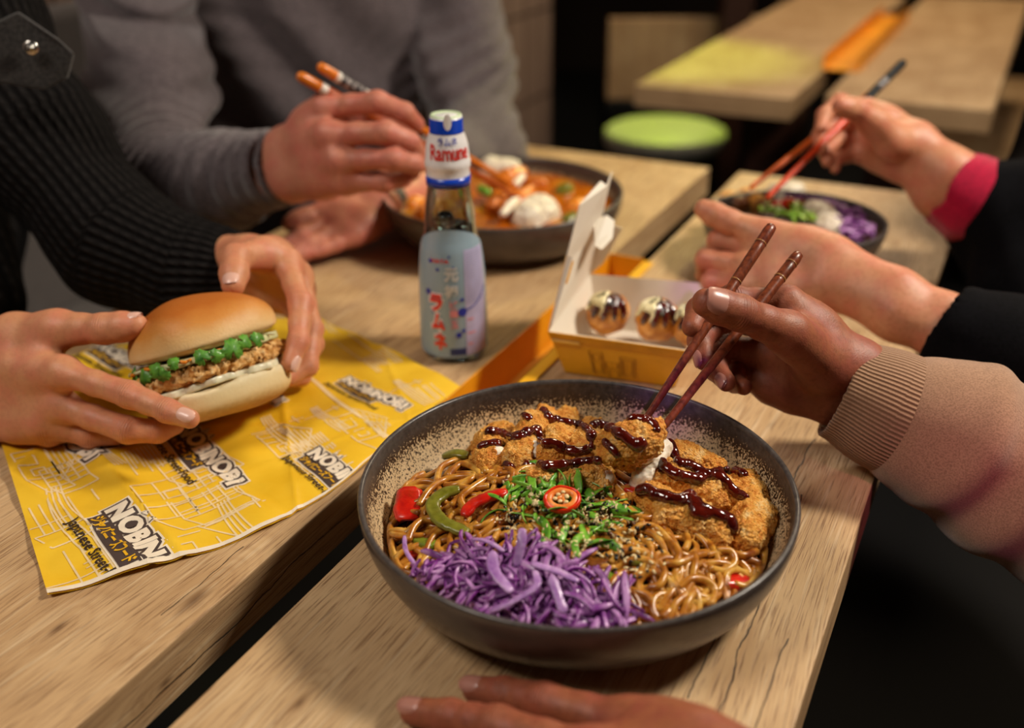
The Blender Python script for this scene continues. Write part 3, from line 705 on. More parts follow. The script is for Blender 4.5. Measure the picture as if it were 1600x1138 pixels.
nail(b4, NG, 'ring', -cR*1.+camv*.2+cU*.3, M_nailG, 1., .006, .0065)
nail(b4, NH, 'index', A(0, -.1, 1)-cR*.3, M_nailG, 1.02, .0064, .0072, back=-.001)
nail(b4, NH, 'middle', A(0, -.1, 1)-cR*.1, M_nailG, 1.02, .0066, .0075, back=0, label='pinkish fingernail')
nail(b4, NH, 'ring', A(0, 0, 1), M_nailG, 1.02)
M_beige = woven('beige_sweatshirt', '#a98468', '#86664e', fine=800, sheen=.3)
M_rib = knit('beige_rib', '#b48e70', '#805f46', 84., strength=.7, dist=.0012, sheen=.2)
ga = [Q(1440, 665, .715), Q(1520, 700, .708), Q(1640, 765, .70), Q(1850, 870, .70)]
def bf(X, Y, Z):
    P_ = np.stack([X, Y, Z], -1); c = Q(1500, 680, .68); d = P_-c; ax_ = nrm(ga[2]-ga[0]); s_ = d@ax_+.012*wob(X, Y, Z, 20, 5, 2)
    mk = np.clip(((P_-Q(1470, 680, .71))@ax_)/.03, 0, 1); return .0060*mk*np.sin(s_*125+2.2)*np.exp(-(np.linalg.norm(d, axis=-1)/.13)**2)+.0014*wob(X, Y, Z, 34, 6, 5)
V, F = sdf_mesh([(chain(ga, [.047, .054, .060, .07]), .02, 0), ([cap(Q(1850, 870, .7), A(.70, .62, TZ+.28), .07, .08), ell(A(.82, .46, TZ+.03), (.15, .22, .34))], .05, .03)], .0026, disp=bf)
fast_mesh('sweatshirt', V, F, M_beige, p4)
cu = [Q(1328, 612, .724), Q(1385, 640, .720), Q(1452, 670, .714)]
V, F = sdf_mesh([(chain(cu, [.0385, .0425, .0465]), .006, 0), ([cap(Q(1320, 608, .725), Q(1290, 596, .727), .0345, .039), cap(Q(1350, 622, .723), Q(1310, 604, .726), .0325, .034)], .003, 0, 'cut')], .0015)
lu, la = limb_uv(V, [cu]); fast_mesh('ribbed_cuff', V, F, M_rib, p4, dict(lu=lu, la=la))
hs = [W(1330, 1365, .045), A(.40, .20, TZ+.035), A(.68, .26, TZ+.29)]
V, F = sdf_mesh([(chain(hs, [.042, .06, .07]), .02, 0), ([cap(hs[0], W(1250, 1340, .04), .035, .037)], .003, 0, 'cut')], .004); fast_mesh('sleeve', V, F, M_beige, p4)
# ================================================================== CHOPSTICKS
def stick(tip, top, r0, r1, m, label, group, bands=None, name='chopstick', n=16, grooves=()):
    tip, top = np.array(tip), np.array(top); L = np.linalg.norm(top-tip); d = (top-tip)/L
    root = empty(name, tip, label, 'chopstick', group)
    fr = sorted(set([0, .004, .02, .3, .6, .85, .97, .992, 1.]+[g+e for g in grooves for e in (-.012, -.006, 0, .006, .012)]))
    P = []; R = []
    for f in fr:
        r = r0+(r1-r0)*min(1, f*1.25)
        if f == 0: r *= .6
        if f == .992: r *= .86
        if f == 1.: r *= .45
        if any(abs(f-g) < .007 and abs(f-g) > .002 for g in grooves): r *= .93
        P.append(tip+d*L*f); R.append(r)
    b = MB(); b.tube(P, R, n); o = b.build('stick', m, root)
    for (f0, f1, mm, nm) in bands or ():
        b = MB(); rr = lambda f: (r0+(r1-r0)*min(1, f*1.25))*(1.05 if nm != 'silver_marking' else 1.07)
        if f1 > .99: fs = [f0, f0+.01, .985, .997, 1.006]; ks = [.97, 1, 1, .86, .45]
        else: fs = [f0, f0+(f1-f0)*.1, f0+(f1-f0)*.9, f1]; ks = [.97, 1, 1, .97]
        b.tube([tip+d*L*q for q in fs], [rr(q)*k for q, k in zip(fs, ks)], n); b.build(nm, mm, root)
    return root
tw = NT('dark_chopstick_wood'); xyz = tw.noise(tw.map(tw.co(), (300, 300, 25)), 1., 3); tw.set(base=tw.ramp(xyz, [(.3, '#4a1d10'), (.7, '#8a4426')]), rough=.32, normal=tw.bump(xyz, .2, .0004))
M_bandgold = plain('carved_ring', '#9a6a34', .4)
M_or1 = plain('orange_lacquer', '#e07a1e', .25); M_or2 = plain('burnt_orange_lacquer', '#a8480f', .3); M_wh = plain('white_band', '#e6ded2', .4)
sp_ = NT('speckled_grey_band', rough=.4); sp_.set(base=sp_.ramp(sp_.vor(sp_.co(), 260.), [(.25, '#b9b0ac'), (.45, '#3b3435')]))
M_red = plain('red_orange_lacquer', '#d8431a', .28); M_or3 = plain('orange_red_lacquer', '#dc6420', .3); M_blk = plain('black_lacquer_end', '#060608', .45, spec=.2)
stick(Q(1003, 664, .655), Q(1207, 352, .712), .0022, .0042, tw.m, 'dark brown wooden chopstick, left of the pair over the noodle bowl', None, [(.70, .705, M_bandgold, 'carved_ring'), (.90, .905, M_bandgold, 'carved_ring')], grooves=(.70, .90))
stick(Q(1008, 704, .640), Q(1249, 396, .708), .0022, .0042, tw.m, 'dark brown wooden chopstick, right of the pair, gripping the cutlet piece', None, [(.86, .866, M_bandgold, 'carved_ring'), (.94, .944, M_bandgold, 'carved_ring')], grooves=(.86, .94))
stick(Q(820, 314, 1.135), Q(467, 118, .955), .0024, .0050, M_or2, 'orange chopstick without grey band, lower one held over the curry bowl', None, [(.92, 1.003, M_or1, 'orange_end'), (.895, .92, M_wh, 'white_band')])
stick(Q(806, 292, 1.145), Q(497, 102, .960), .0024, .0050, M_or1, 'orange chopstick with speckled grey band, upper one held over curry bowl', None, [(.905, .925, M_wh, 'white_band'), (.80, .905, sp_.m, 'grey_band'), (.78, .80, M_wh, 'white_band')])
stick(Q(1198, 310, 1.03), Q(1412, 97, 1.10), .0024, .0046, M_red, 'red lacquered chopstick with black end in the hand with pink cuff', None, [(.70, 1.004, M_blk, 'black_end'), (.80, .86, sp_.m, 'silver_marking')])
stick(Q(1172, 294, 1.05), Q(1375, 136, 1.115), .0024, .0046, M_or3, 'orange lacquered chopstick, left one over the smaller rice bowl', None)
# ================================================================== LETTERING
def text_mesh(s, size=1., offset=0., align='LEFT', res=3, sx=1.):
    """lettering as flat triangles: returns vertices (x, y) and faces"""
    c = bpy.data.curves.new('lettering', 'FONT'); c.body = s; c.size = size; c.offset = offset; c.align_x = align; c.resolution_u = res; c.fill_mode = 'FRONT' if hasattr(c, 'fill_mode') else 'FULL'
    o = bpy.data.objects.new('lettering', c); COL.objects.link(o); dg = bpy.context.evaluated_depsgraph_get(); dg.update()
    me = o.evaluated_get(dg).to_mesh(); V = [(v.co.x*sx, v.co.y) for v in me.vertices]; F = [tuple(p.vertices) for p in me.polygons]
    o.evaluated_get(dg).to_mesh_clear(); bpy.data.objects.remove(o); bpy.data.curves.remove(c); return V, F
def text_width(V): return max(v[0] for v in V)-min(v[0] for v in V) if V else 0
def decal(name, VF, fn, m, parent, cutl=None, maxlen=None, keep=None):
    """flat shapes (x, y, face) laid on a surface by fn; cut by half planes (point, outward normal)"""
    V, F = VF; b = bmesh.new(); vs = [b.verts.new((x, y, 0)) for x, y in V]
    for f in F:
        try: b.faces.new([vs[i] for i in f])
        except ValueError: pass
    for (p, n) in cutl or ():
        bmesh.ops.bisect_plane(b, geom=b.verts[:]+b.edges[:]+b.faces[:], plane_co=(p[0], p[1], 0), plane_no=(n[0], n[1], 0), clear_outer=True)
    if maxlen:
        bmesh.ops.triangulate(b, faces=b.faces)
        for _ in range(4):
            e = [q for q in b.edges if q.calc_length() > maxlen]
            if not e: break
            bmesh.ops.subdivide_edges(b, edges=e, cuts=1); bmesh.ops.triangulate(b, faces=[f for f in b.faces if len(f.verts) > 3])
    b.verts.ensure_lookup_table(); b.verts.index_update()
    VV = [fn(v.co.x, v.co.y) for v in b.verts]; FF = [[v.index for v in f.verts] for f in b.faces]; b.free()
    if not VV: return None
    return mesh_obj(name, VV, FF, m, parent, False)

# ================================================================== PRINTED WRAPPER
def pap_h(n, d):
    h = .0024+.0015*math.sin(n*46+d*60+.7)+.0009*math.sin(n*95-d*38+2.)+.0007*math.sin(d*130+n*40)
    for (n0, d0, nx, nd, wd, a) in ((-.60, .45, .45, 1, .0035, .0016), (-.50, .47, .28, 1, .003, -.0010), (-.53, .60, .9, .8, .003, .0014), (-.45, .55, -.6, 1, .0028, .0013), (-.56, .38, .2, 1, .0030, .0012), (-.66, .55, 1., .3, .004, .0016), (-.42, .62, 1., .9, .0024, .0010), (-.49, .40, 1., -.5, .0022, .0009)):
        a *= 1.6; l = math.hypot(nx, nd); s = ((n-n0)*nx+(d-d0)*nd)/l; h += a*math.exp(-abs(s)/wd)
    e = min(1., max(0., (n+.378)/-.03)) if n > -.408 else 1.
    return max(.0006, h*(.35+.65*e))
def PT(n, d, up=0.): return T(n, d, pap_h(n, d)+up)
def poly_eval(P, t):
    L = [0]
    for a, b_ in zip(P, P[1:]): L.append(L[-1]+math.dist(a, b_))
    x = t*L[-1]
    for i in range(len(P)-1):
        if x <= L[i+1] or i == len(P)-2:
            k = (x-L[i])/max(1e-9, L[i+1]-L[i]); return (P[i][0]+(P[i+1][0]-P[i][0])*k, P[i][1]+(P[i+1][1]-P[i][1])*k)
pB = [(-.476, .306), (-.455, .334), (-.437, .358), (-.415, .390), (-.398, .426), (-.388, .470), (-.385, .505), (-.383, .58)]
pT = [(-.745, .520), (-.69, .61), (-.582, .719), (-.381, .655)]
pL = [(-.476, .306), (-.57, .365), (-.662, .422), (-.745, .520)]; pR = [(-.383, .58), (-.381, .655)]
def coons(u, v):
    b_, t_, l_, r_ = poly_eval(pB, u), poly_eval(pT, u), poly_eval(pL, v), poly_eval(pR, v)
    return tuple((1-v)*b_[i]+v*t_[i]+(1-u)*l_[i]+u*r_[i]-((1-u)*(1-v)*pB[0][i]+u*(1-v)*pB[-1][i]+(1-u)*v*pT[0][i]+u*v*pT[-1][i]) for i in (0, 1))
wrapper = empty('paper_wrapper', T(-.56, .50, 0), 'crumpled yellow printed food wrapper lying under the burger', 'wrapper')
NUp, NVp = 150, 110; V = []; F = []; yl = NT('wrapper_print')
for i in range(NUp):
    for j in range(NVp): V.append(PT(*coons(i/(NUp-1), j/(NVp-1))))
for i in range(NUp-1):
    for j in range(NVp-1): q = i*NVp+j; F.append((q, q+NVp, q+NVp+1, q+1))
f1 = yl.noise(yl.co(), 30., 4); f2 = yl.noise(yl.co(), 8., 2)
yl.set(base=yl.ramp(yl.math('ADD', yl.math('MULTIPLY', f1, .5), yl.math('MULTIPLY', f2, .5)), [(.3, '#e6b21a'), (.7, '#f6cb38')]), rough=.42, spec=.4, normal=yl.bump(yl.noise(yl.co(), 120., 4), .25, .0012))
M_prw = plain('print_white', '#efe0c8', .5); M_prd = plain('print_dark', '#4b3d38', .5); M_pry = plain('print_yellow', '#e8b01a', .5); M_prb = plain('print_black', '#33261c', .5)
mesh_obj('paper_sheet', V, F, yl.m, wrapper)
# cut lines along the near edge, for print that runs off the sheet
def edge_cuts(org, ex, ey, pts=None):
    """the near edge's lines expressed in a logo's own frame"""
    out = []
    for a, b_ in zip(pB[:-1], pB[1:]):
        m_ = ((a[0]+b_[0])/2, (a[1]+b_[1])/2); nv = (b_[1]-a[1], -(b_[0]-a[0])); out.append((m_, nv))
    best = min(out, key=lambda q: math.dist(q[0], (org[0]+ex[0]*.5, org[1]+ex[1]*.5)) ) if pts is None else out[pts]
    m_, nv = best; L2 = ex[0]**2+ex[1]**2
    dx, dy = m_[0]-org[0], m_[1]-org[1]; l = math.hypot(*nv); m2 = (m_[0]-nv[0]/l*.0028, m_[1]-nv[1]/l*.0028); dx, dy = m2[0]-org[0], m2[1]-org[1]
    return [(((dx*ex[0]+dy*ex[1])/L2, (dx*ey[0]+dy*ey[1])/L2), ((nv[0]*ex[0]+nv[1]*ex[1]), (nv[0]*ey[0]+nv[1]*ey[1])))]
tA = text_mesh('NOBINOBI', .30, .012, sx=.80); wA = text_width(tA[0]); kA = 1/wA
def tm(s, size, off, dx=0, dy=0, sx=1.):
    V, F = text_mesh(s, size, off); return [(x*sx+dx, y+dy) for x, y in V], F
def scaled(V, F, k): return [(x*k, y*k) for x, y in V], F
def disc(cx, cy, r, n=20, ry=None): return [(cx+r*math.cos(2*PI*k/n), cy+(ry or r)*math.sin(2*PI*k/n)) for k in range(n)], [tuple(range(n))]
def joinf(*vf):
    V = []; F = []
    for v, f in vf:
        b_ = len(V); V += v; F += [tuple(i+b_ for i in q) for q in f]
    return V, F
def letters(word, size, off):
    """the word set letter by letter, slightly dancing, as on the logo"""
    out = []; x = 0; pos = []
    for i, ch in enumerate(word):
        V, F = text_mesh(ch, size, off); x0 = min(v[0] for v in V); x1 = max(v[0] for v in V); V0, _ = text_mesh(ch, size, .012); a0 = min(v[0] for v in V0); a1 = max(v[0] for v in V0)
        dy = (0, .012, -.004, .010, -.006, .004, .010, 0)[i % 8]; out.append(([(vx-a0+x, vy+dy) for vx, vy in V], F)); pos.append((x+(a1-a0)/2, dy)); x += (a1-a0)+.012
    return joinf(*out), x, pos
def logo(p0, p1, hgt=1., cut=None, word='NOBINOBI', nfull=8):
    """p0, p1: where the full word starts and ends on the table, in the row's frame"""
    ex = np.array(p1)-np.array(p0); ey = np.array((-ex[1], ex[0]))*hgt*.84
    if ey[1] < 0: ey = -ey
    org = p0; cuts = edge_cuts(org, ex, ey, cut) if cut is not None else None
    fn = lambda up: (lambda x, y: PT(org[0]+ex[0]*x+ey[0]*y, org[1]+ex[1]*x+ey[1]*y, up))
    full, wfull, _ = letters('NOBINOBI', .27, .012); k = 1/wfull; start = 0
    if word != 'NOBINOBI': _, start, _ = letters('NOBINOBI'[:8-len(word)], .27, .012)
    def lay(off):
        (V, F), _, pos = letters(word, .27, off); return ([((x+start)*k, y*k) for x, y in V], F), [((x+start)*k, y*k) for x, y in pos]
    halo, _ = lay(.060); dark, _ = lay(.040); white, pos = lay(.016); ml = .05
    first = 'O' if word.startswith('NO') else None
    ears = []
    if first:
        cx, cy = pos[1]; 
        for s_ in (-1, 1): ears.append(([(cx+s_*.055, cy+.17), (cx+s_*.010, cy+.19), (cx+s_*.040, cy+.225)], [(0, 1, 2) if s_ > 0 else (0, 2, 1)]))
    big = lambda vf, c, s: ([((x-c[0])*s+c[0], (y-c[1])*s+c[1]) for x, y in vf[0]], vf[1])
    x0 = start*k
    band = lambda g: ([(max(x0, .02)-g, -.13-g), (x0*.0+.97+g*.3 if word != 'NOBINOBI' else .62+g, -.15-g), (.62+g, -.01), (max(x0, .02)-g, -.01)], [(0, 1, 2, 3)])
    if word != 'BI' and word != 'OBI': halo = joinf(halo, band(.022)); dark = joinf(dark, band(.006))
    if ears:
        halo = joinf(halo, *[big(e, (pos[1][0], pos[1][1]+.2), 1.35) for e in ears]); dark = joinf(dark, *[big(e, (pos[1][0], pos[1][1]+.2), 1.15) for e in ears])
    decal('logo_halo', halo, fn(.0004), M_prw, wrapper, cuts, ml); decal('logo_outline', dark, fn(.0007), M_prd, wrapper, cuts, ml)
    os_ = [disc(px_, py_+.073, .030, ry=.045) for (px_, py_), ch in zip(pos, word) if ch == 'O']
    decal('logo_letters', joinf(white, *ears), fn(.0010), M_prw, wrapper, cuts, ml)
    for q in os_: decal('logo_letter_centre', q, fn(.0013), M_prd, wrapper, cuts, ml)
    if word == 'NOBINOBI':
        V, F = text_mesh('ジャパニーズフード', .105, .004); wv = text_width(V); decal('logo_katakana', ([(x*.58/wv+.03, y-.115) for x, y in V], F), fn(.0011), M_pry, wrapper, cuts, ml)
        V, F = text_mesh('Japanese Street-Food', .115, .002); wv = text_width(V); decal('logo_tagline', ([(x*.84/wv-.04, y-.255) for x, y in V], F), fn(.0009), M_prb, wrapper, cuts, ml)
def rc(px, py): P = W(px, py, .002); return (float(P@tN), float(P@tD))
logo(rc(166, 802), (rc(166, 802)[0]+.102, rc(166, 802)[1]-.046), 1.05, cut=1)
logo(rc(275, 672), rc(358, 762), 1.0)
logo(rc(480, 708), (rc(480, 708)[0]+.080, rc(480, 708)[1]-.034), 1.0, cut=5)
logo(rc(534, 596), rc(628, 640), 1.0)
logo(rc(40, 640), rc(138, 724), 1.0, word='OBI')
logo(rc(345, 588), rc(432, 634), 1.0, word='OBI')
logo(rc(150, 548), rc(235, 590), 1.1)
# pale line drawings of streets and houses
def stroke(P, w_=.0011):
    V = []; F = []
    for i, (a, b_) in enumerate(zip(P, P[1:])):
        a, b_ = np.array(a), np.array(b_); d = b_-a; l = np.linalg.norm(d)
        if l < 1e-6: continue
        n_ = np.array((-d[1], d[0]))/l*w_*.5; q = len(V); V += [tuple(a+n_), tuple(a-n_), tuple(b_-n_), tuple(b_+n_)]; F.append((q, q+1, q+2, q+3))
    return V, F
def sketch(cx, cy, ang, s, kind, rnd):
    L = []
    if kind == 'block':
        w_, h_ = s, s*rnd.uniform(.8, 1.3); L.append([(0, 0), (w_, 0), (w_, h_), (0, h_), (0, 0)]); nx, ny = rnd.randint(3, 5), rnd.randint(4, 6)
        for i in range(1, nx): L.append([(w_*i/nx, 0), (w_*i/nx, h_)])
        for i in range(1, ny): L.append([(0, h_*i/ny), (w_, h_*i/ny)])
        L.append([(w_, 0), (w_*1.4, h_*.2), (w_*1.4, h_*1.1), (w_, h_)])
    elif kind == 'house':
        L += [[(0, 0), (s, 0), (s, s*.5), (0, s*.5), (0, 0)], [(-.15*s, s*.5), (.5*s, s*.95), (1.15*s, s*.5), (-.15*s, s*.5)], [(.2*s, 0), (.2*s, .3*s), (.45*s, .3*s), (.45*s, 0)], [(.6*s, .15*s), (.85*s, .15*s), (.85*s, .35*s), (.6*s, .35*s), (.6*s, .15*s)], [(s, 0), (1.5*s, .2*s), (1.5*s, .6*s), (1.15*s, .5*s)]]
        for i in range(5): L.append([(s*(.0+.12*i), s*(.52+.08*i)), (s*(.9-.02*i), s*(.52+.08*i))])
    elif kind == 'wires':
        for i in range(4): L.append([(s*t_/12, s*(.25*(t_/12-.5)**2)+i*s*.035+s*.03*i*t_/12) for t_ in range(13)])
        L.append([(s*.3, -s*.2), (s*.3, s*.45)]); L.append([(s*.2, s*.35), (s*.4, s*.35)])
    elif kind == 'hatch':
        for i in range(14): L.append([(0, s*i/14), (s*(.5+.4*rnd.random()), s*i/14)])
    c, n_ = math.cos(ang), math.sin(ang)
    return joinf(*[stroke([(cx+x*c-y*n_, cy+x*n_+y*c) for x, y in P], .0013) for P in L])
rnd = random.Random(5); art = []
for (px, py, s, kind) in [(48, 878, .045, 'block'), (95, 908, .04, 'hatch'), (30, 800, .04, 'block'), (60, 770, .09, 'wires'), (130, 880, .03, 'house'), (18, 715, .045, 'house'), (60, 735, .03, 'block'), (205, 768, .05, 'block'), (255, 770, .04, 'block'),
                          (262, 850, .045, 'house'), (330, 840, .025, 'hatch'), (190, 712, .04, 'hatch'), (235, 715, .04, 'block'), (330, 790, .07, 'wires'), (400, 682, .04, 'house'), (440, 700, .035, 'hatch'), (400, 655, .07, 'wires'),
                          (520, 530, .05, 'block'), (560, 560, .04, 'hatch'), (610, 600, .05, 'wires'), (520, 660, .04, 'house'), (470, 730, .03, 'block'), (150, 700, .04, 'wires'), (500, 505, .04, 'hatch'), (650, 610, .04, 'hatch'), (255, 700, .035, 'house'), (480, 640, .05, 'wires')]:
    c = rc(px, py); art.append(sketch(c[0], c[1], -.45, s, kind, rnd))
seam = stroke([rc(476, 588), rc(505, 612), rc(540, 640), rc(606, 682)], .0035)
art = joinf(*art, seam)
inside = lambda n, d: True
AV, AF = art; keepf = []
cb = [coons(i/40, 0) for i in range(41)]+[coons(1, i/20) for i in range(21)]+[coons(1-i/40, 1) for i in range(41)]+[coons(0, 1-i/20) for i in range(21)]
def in_poly(x, y, P):
    c = False
    for (x0, y0), (x1, y1) in zip(P, P[1:]+P[:1]):
        if (y0 > y) != (y1 > y) and x < (x1-x0)*(y-y0)/(y1-y0)+x0: c = not c
    return c
AF = [f for f in AF if all(in_poly(AV[i][0], AV[i][1], cb) for i in f)]
decal('street_drawing', (AV, AF), lambda x, y: PT(x, y, .0003), plain('print_cream', '#edd3a2', .5), wrapper, None, .012)
bd = []; nB = 60
bV = []; bF = []
for i in range(nB+1):
    u = i/nB; a = coons(u, 0); c = coons(u, .012); bV += [a, c]
    if i: bF.append((2*i-2, 2*i, 2*i+1, 2*i-1))
decal('white_margin', (bV, bF), lambda x, y: PT(x, y, .0014), M_prw, wrapper, None, .02)

# ================================================================== SODA BOTTLE
bc = A(-.052, .827); BY = .827
bot = empty('soda_bottle', (bc[0], bc[1], TZ), 'clear glass soda bottle with blue and white cap and red lettered label', 'bottle')
def bz(y):
    d = ray(711, y); t = BY/d[1]; return CAMH+t*d[2], t
def bf_(y):
    d = ray(711, y); t = .797/d[1]; return CAMH+t*d[2], t
def prof(L): return [(hw*bz(y)[1]/FPX, bz(y)[0]) for y, hw in L]
gl = NT('bottle_glass', base='#cfe0e2', rough=.02, trans=1., ior=1.47).m
liq = NT('soda', base='#eef6f5', rough=0., trans=1., ior=1.33).m
gp = [(.0001, .003), (.020, .003), (.0245, 0.), (.0275, .0015), (.0298, .006)]+prof([(530, 51.5), (500, 52), (430, 51), (400, 49), (380, 46.5), (366, 42.5), (352, 40), (335, 39.5), (315, 37.5), (296, 34.5), (280, 32.5), (262, 29), (240, 26), (200, 23.), (182, 22.)])
gi = [(max(.0001, r-.0028), z) for r, z in gp[::-1] if z > .006]+[(.018, .0075), (.0001, .0075)]
b = MB(); b.lathe(gp+gi, bot.location, 72); b.build('glass_body', gl, bot, weld=True)
lp = [(r-.0030, z) for r, z in gp if .0065 < z < .125]; lp = [(.0001, .008), (.017, .008)]+lp+[(.0001, lp[-1][1])]
b = MB(); b.lathe(lp, bot.location, 72); b.build('soda', liq, bot, weld=True)
b = MB(); mc = np.array(bot.location)+A(-.004, -.004, bz(338)[0]-.002); b.lathe([(max(.0001, .0085*math.sin(PI*k/16)), -.0085*math.cos(PI*k/16)) for k in range(17)], mc, 32); b.build('marble', gl, bot, weld=True)
M_capw = plain('cap_white', '#e9e6e6', .28, 60, .03); M_capb = plain('cap_blue', '#1440b8', .25, 60, .05); M_capg = plain('cap_top_green', '#c9dcb2', .4, 60, .05)
cw = prof([(284, 34.6), (272, 34.6), (262, 33.6), (258, 35.8), (250, 36.4), (246, 34.8), (225, 33.2), (213, 30.0), (204, 26.5), (188, 25.6), (180, 25.4)])
b = MB(); b.lathe([(cw[0][0]-.001, cw[0][1])]+cw+[(.0001, cw[-1][1]+.0002)], bot.location, 72); b.build('cap_sleeve', M_capw, bot, weld=True)
bb = prof([(286, 35.0), (271, 35.0)]); b = MB(); b.lathe([(bb[0][0]-.001, bb[0][1])]+bb+[(bb[1][0]-.001, bb[1][1])], bot.location, 72); b.build('blue_band', M_capb, bot)
bb = prof([(205, 27.2), (203, 26.5), (184, 26.2)]); b = MB(); b.lathe([(bb[0][0]-.001, bb[0][1])]+bb+[(bb[2][0]-.0008, bb[2][1]+.001)], bot.location, 72); b.build('blue_cap_ring', M_capb, bot)
b = MB(); zt = bz(182)[0]; b.lathe([(.0001, zt+.0008), (.0100, zt+.0010), (.0112, zt+.0022), (.0124, zt+.0022), (.0134, zt+.0004)], bot.location, 48); b.build('cap_top', M_capg, bot)
def radius_at(P, z):
    P = sorted(P, key=lambda q: q[1])
    for (r0, z0), (r1, z1) in zip(P, P[1:]):
        if z0 <= z <= z1: return r0+(r1-r0)*(z-z0)/max(1e-9, z1-z0)
    return P[0][0] if z < P[0][1] else P[-1][0]
def wrap(P, off, th0=0.):
    def f(x, y):
        r = radius_at(P, y)+off; a = th0+x/r; return np.array(bot.location)+A(r*math.sin(a), -r*math.cos(a), y)
    return f
capP = cw
def place(vf, w_=None, h_=None, cx=0, cy=0, left=None):
    V, F = vf; x0 = min(v[0] for v in V); x1 = max(v[0] for v in V); y0 = min(v[1] for v in V); y1 = max(v[1] for v in V)
    sx = w_/(x1-x0) if w_ else h_/(y1-y0); sy = h_/(y1-y0) if h_ else sx
    return [((x-(x0+x1)/2)*sx+cx, (y-(y0+y1)/2)*sy+cy) for x, y in V], F
M_red_p = plain('print_red', '#d8322c', .4); M_blue_p = plain('print_blue', '#1e2f9e', .4); M_pink_p = plain('print_pink', '#d98a92', .4); M_grey_p = plain('print_grey', '#c8cac8', .4); M_lav = plain('label_lavender', '#b3aed0', .35); M_whp = plain('print_white2', '#e8e6ea', .4)
b = MB(); 
decal('cap_writing', place(text_mesh('Ramune', 1, .025), .036, .0130, .0035, bf_(246)[0]), wrap(capP, .0005), M_red_p, bot, None, .003)
decal('cap_katakana', place(text_mesh('ラムネ', 1, .02), .017, .0062, .0015, bf_(229)[0]), wrap(capP, .0012), M_blue_p, bot, None, .003)
decal('cap_tab', disc(.002, bf_(201)[0]+.001, .0034, ry=.0065), wrap(prof([(205, 27.2), (203, 26.5), (184, 26.2)]), .0010), M_capw, bot, None, .003)
# printed film, arched at the front
lab = NT('label_film', rough=.22); lx, ly, lz = lab.sep(lab.co()); ln = lab.noise(lab.map(lab.co(), (1, 1, .35)), 60., 3)
lab.set(base=lab.ramp(lab.math('ADD', lab.math('MULTIPLY', lz, 6.), lab.math('MULTIPLY', ln, .3)), [(.1, '#5f7f92'), (.45, '#7f909a'), (.8, '#8fa6b4')]), spec=.5)
bodyP = [q for q in gp if q[1] > .004 and q[1] < .14]
V = []; F = []; nt, nz = 96, 40; z0 = .0075
def ztop(a):
    a = (a+PI) % (2*PI)-PI; return bf_(400)[0]+.020*max(0, math.cos(min(PI/2, abs(a)*.95)))**.7
for i in range(nt):
    a = 2*PI*i/nt
    for j in range(nz+1):
        z = z0+(ztop(a)-z0)*j/nz; r = radius_at(bodyP, z)+.0005; V.append(np.array(bot.location)+A(r*math.sin(a), -r*math.cos(a), z))
for i in range(nt):
    for j in range(nz): i2 = (i+1) % nt; F.append((i*(nz+1)+j, i2*(nz+1)+j, i2*(nz+1)+j+1, i*(nz+1)+j+1))
label_ = mesh_obj('label', V, F, lab.m, bot); 
def onlab(name, vf, m, off=.0009): return decal(name, vf, wrap(bodyP, off), m, label_, None, .003)
def rectvf(x0, y0, x1, y1): return [(x0, y0), (x1, y0), (x1, y1), (x0, y1)], [(0, 1, 2, 3)]
for k, (ch, py) in enumerate((('ラ', 475), ('ム', 504), ('ネ', 534))):
    zc = bf_(py)[0]; cxk = -.0135+.0012*k
    onlab('kana_outline', place(text_mesh(ch, 1, .11), .0150, .0185, cxk, zc), M_whp, .0008); onlab('red_kana', place(text_mesh(ch, 1, .055), .0125, .0160, cxk, zc), M_red_p, .0011)
for ch, py in (('元', 431), ('祖', 457)): onlab('kanji', place(text_mesh(ch, 1, .05), .0125, .0125, .001, bf_(py)[0]), M_grey_p)
for ch, py in (('ビ', 477), ('ー', 491), ('玉', 507)): onlab('small_kana', place(text_mesh(ch, 1, .03), .0068, .0072, .0022, bf_(py)[0]), M_pink_p)
onlab('small_red_writing', place(text_mesh('HATA', 1, .03), .016, .0035, -.0085, bf_(411)[0]), M_red_p)
onlab('side_panel', rectvf(.0125, .009, .036, bf_(396)[0]), M_lav, .0008)
lines = [rectvf(.0140, bf_(402)[0]-.0021*k, .034, bf_(402)[0]-.0021*k+.0005) for k in range(22)]; onlab('fine_print', joinf(*lines), plain('print_fine', '#8f8cab', .4), .0010)
onlab('blue_line', joinf(stroke([(.0128+.0018*k, bf_(486)[0]+.00010*k*k) for k in range(14)], .0011)), M_blue_p, .0012)
onlab('blue_dot', joinf(*[disc(x, bf_(y)[0], r) for x, y, r in ((.0100, 489, .0040), (.0060, 524, .0026), (.0098, 470, .0017), (.0105, 518, .0018), (-.018, 412, .0018), (-.011, 424, .0015), (-.0215, 460, .0028), (-.017, 490, .001), (-.0005, 404, .0010), (.003, 420, .0008))]), M_blue_p, .0010)
onlab('lower_navy_print', rectvf(-.002, .010, .0125, .0165), plain('print_navy', '#22336a', .4), .0007)  # flat navy rectangle low on the label
onlab('pink_print', joinf(*[rectvf(.0145, bf_(y)[0], .0145+w_, bf_(y)[0]+.0016) for y, w_ in ((503, .006), (524, .008), (541, .005))]), M_pink_p, .0011)

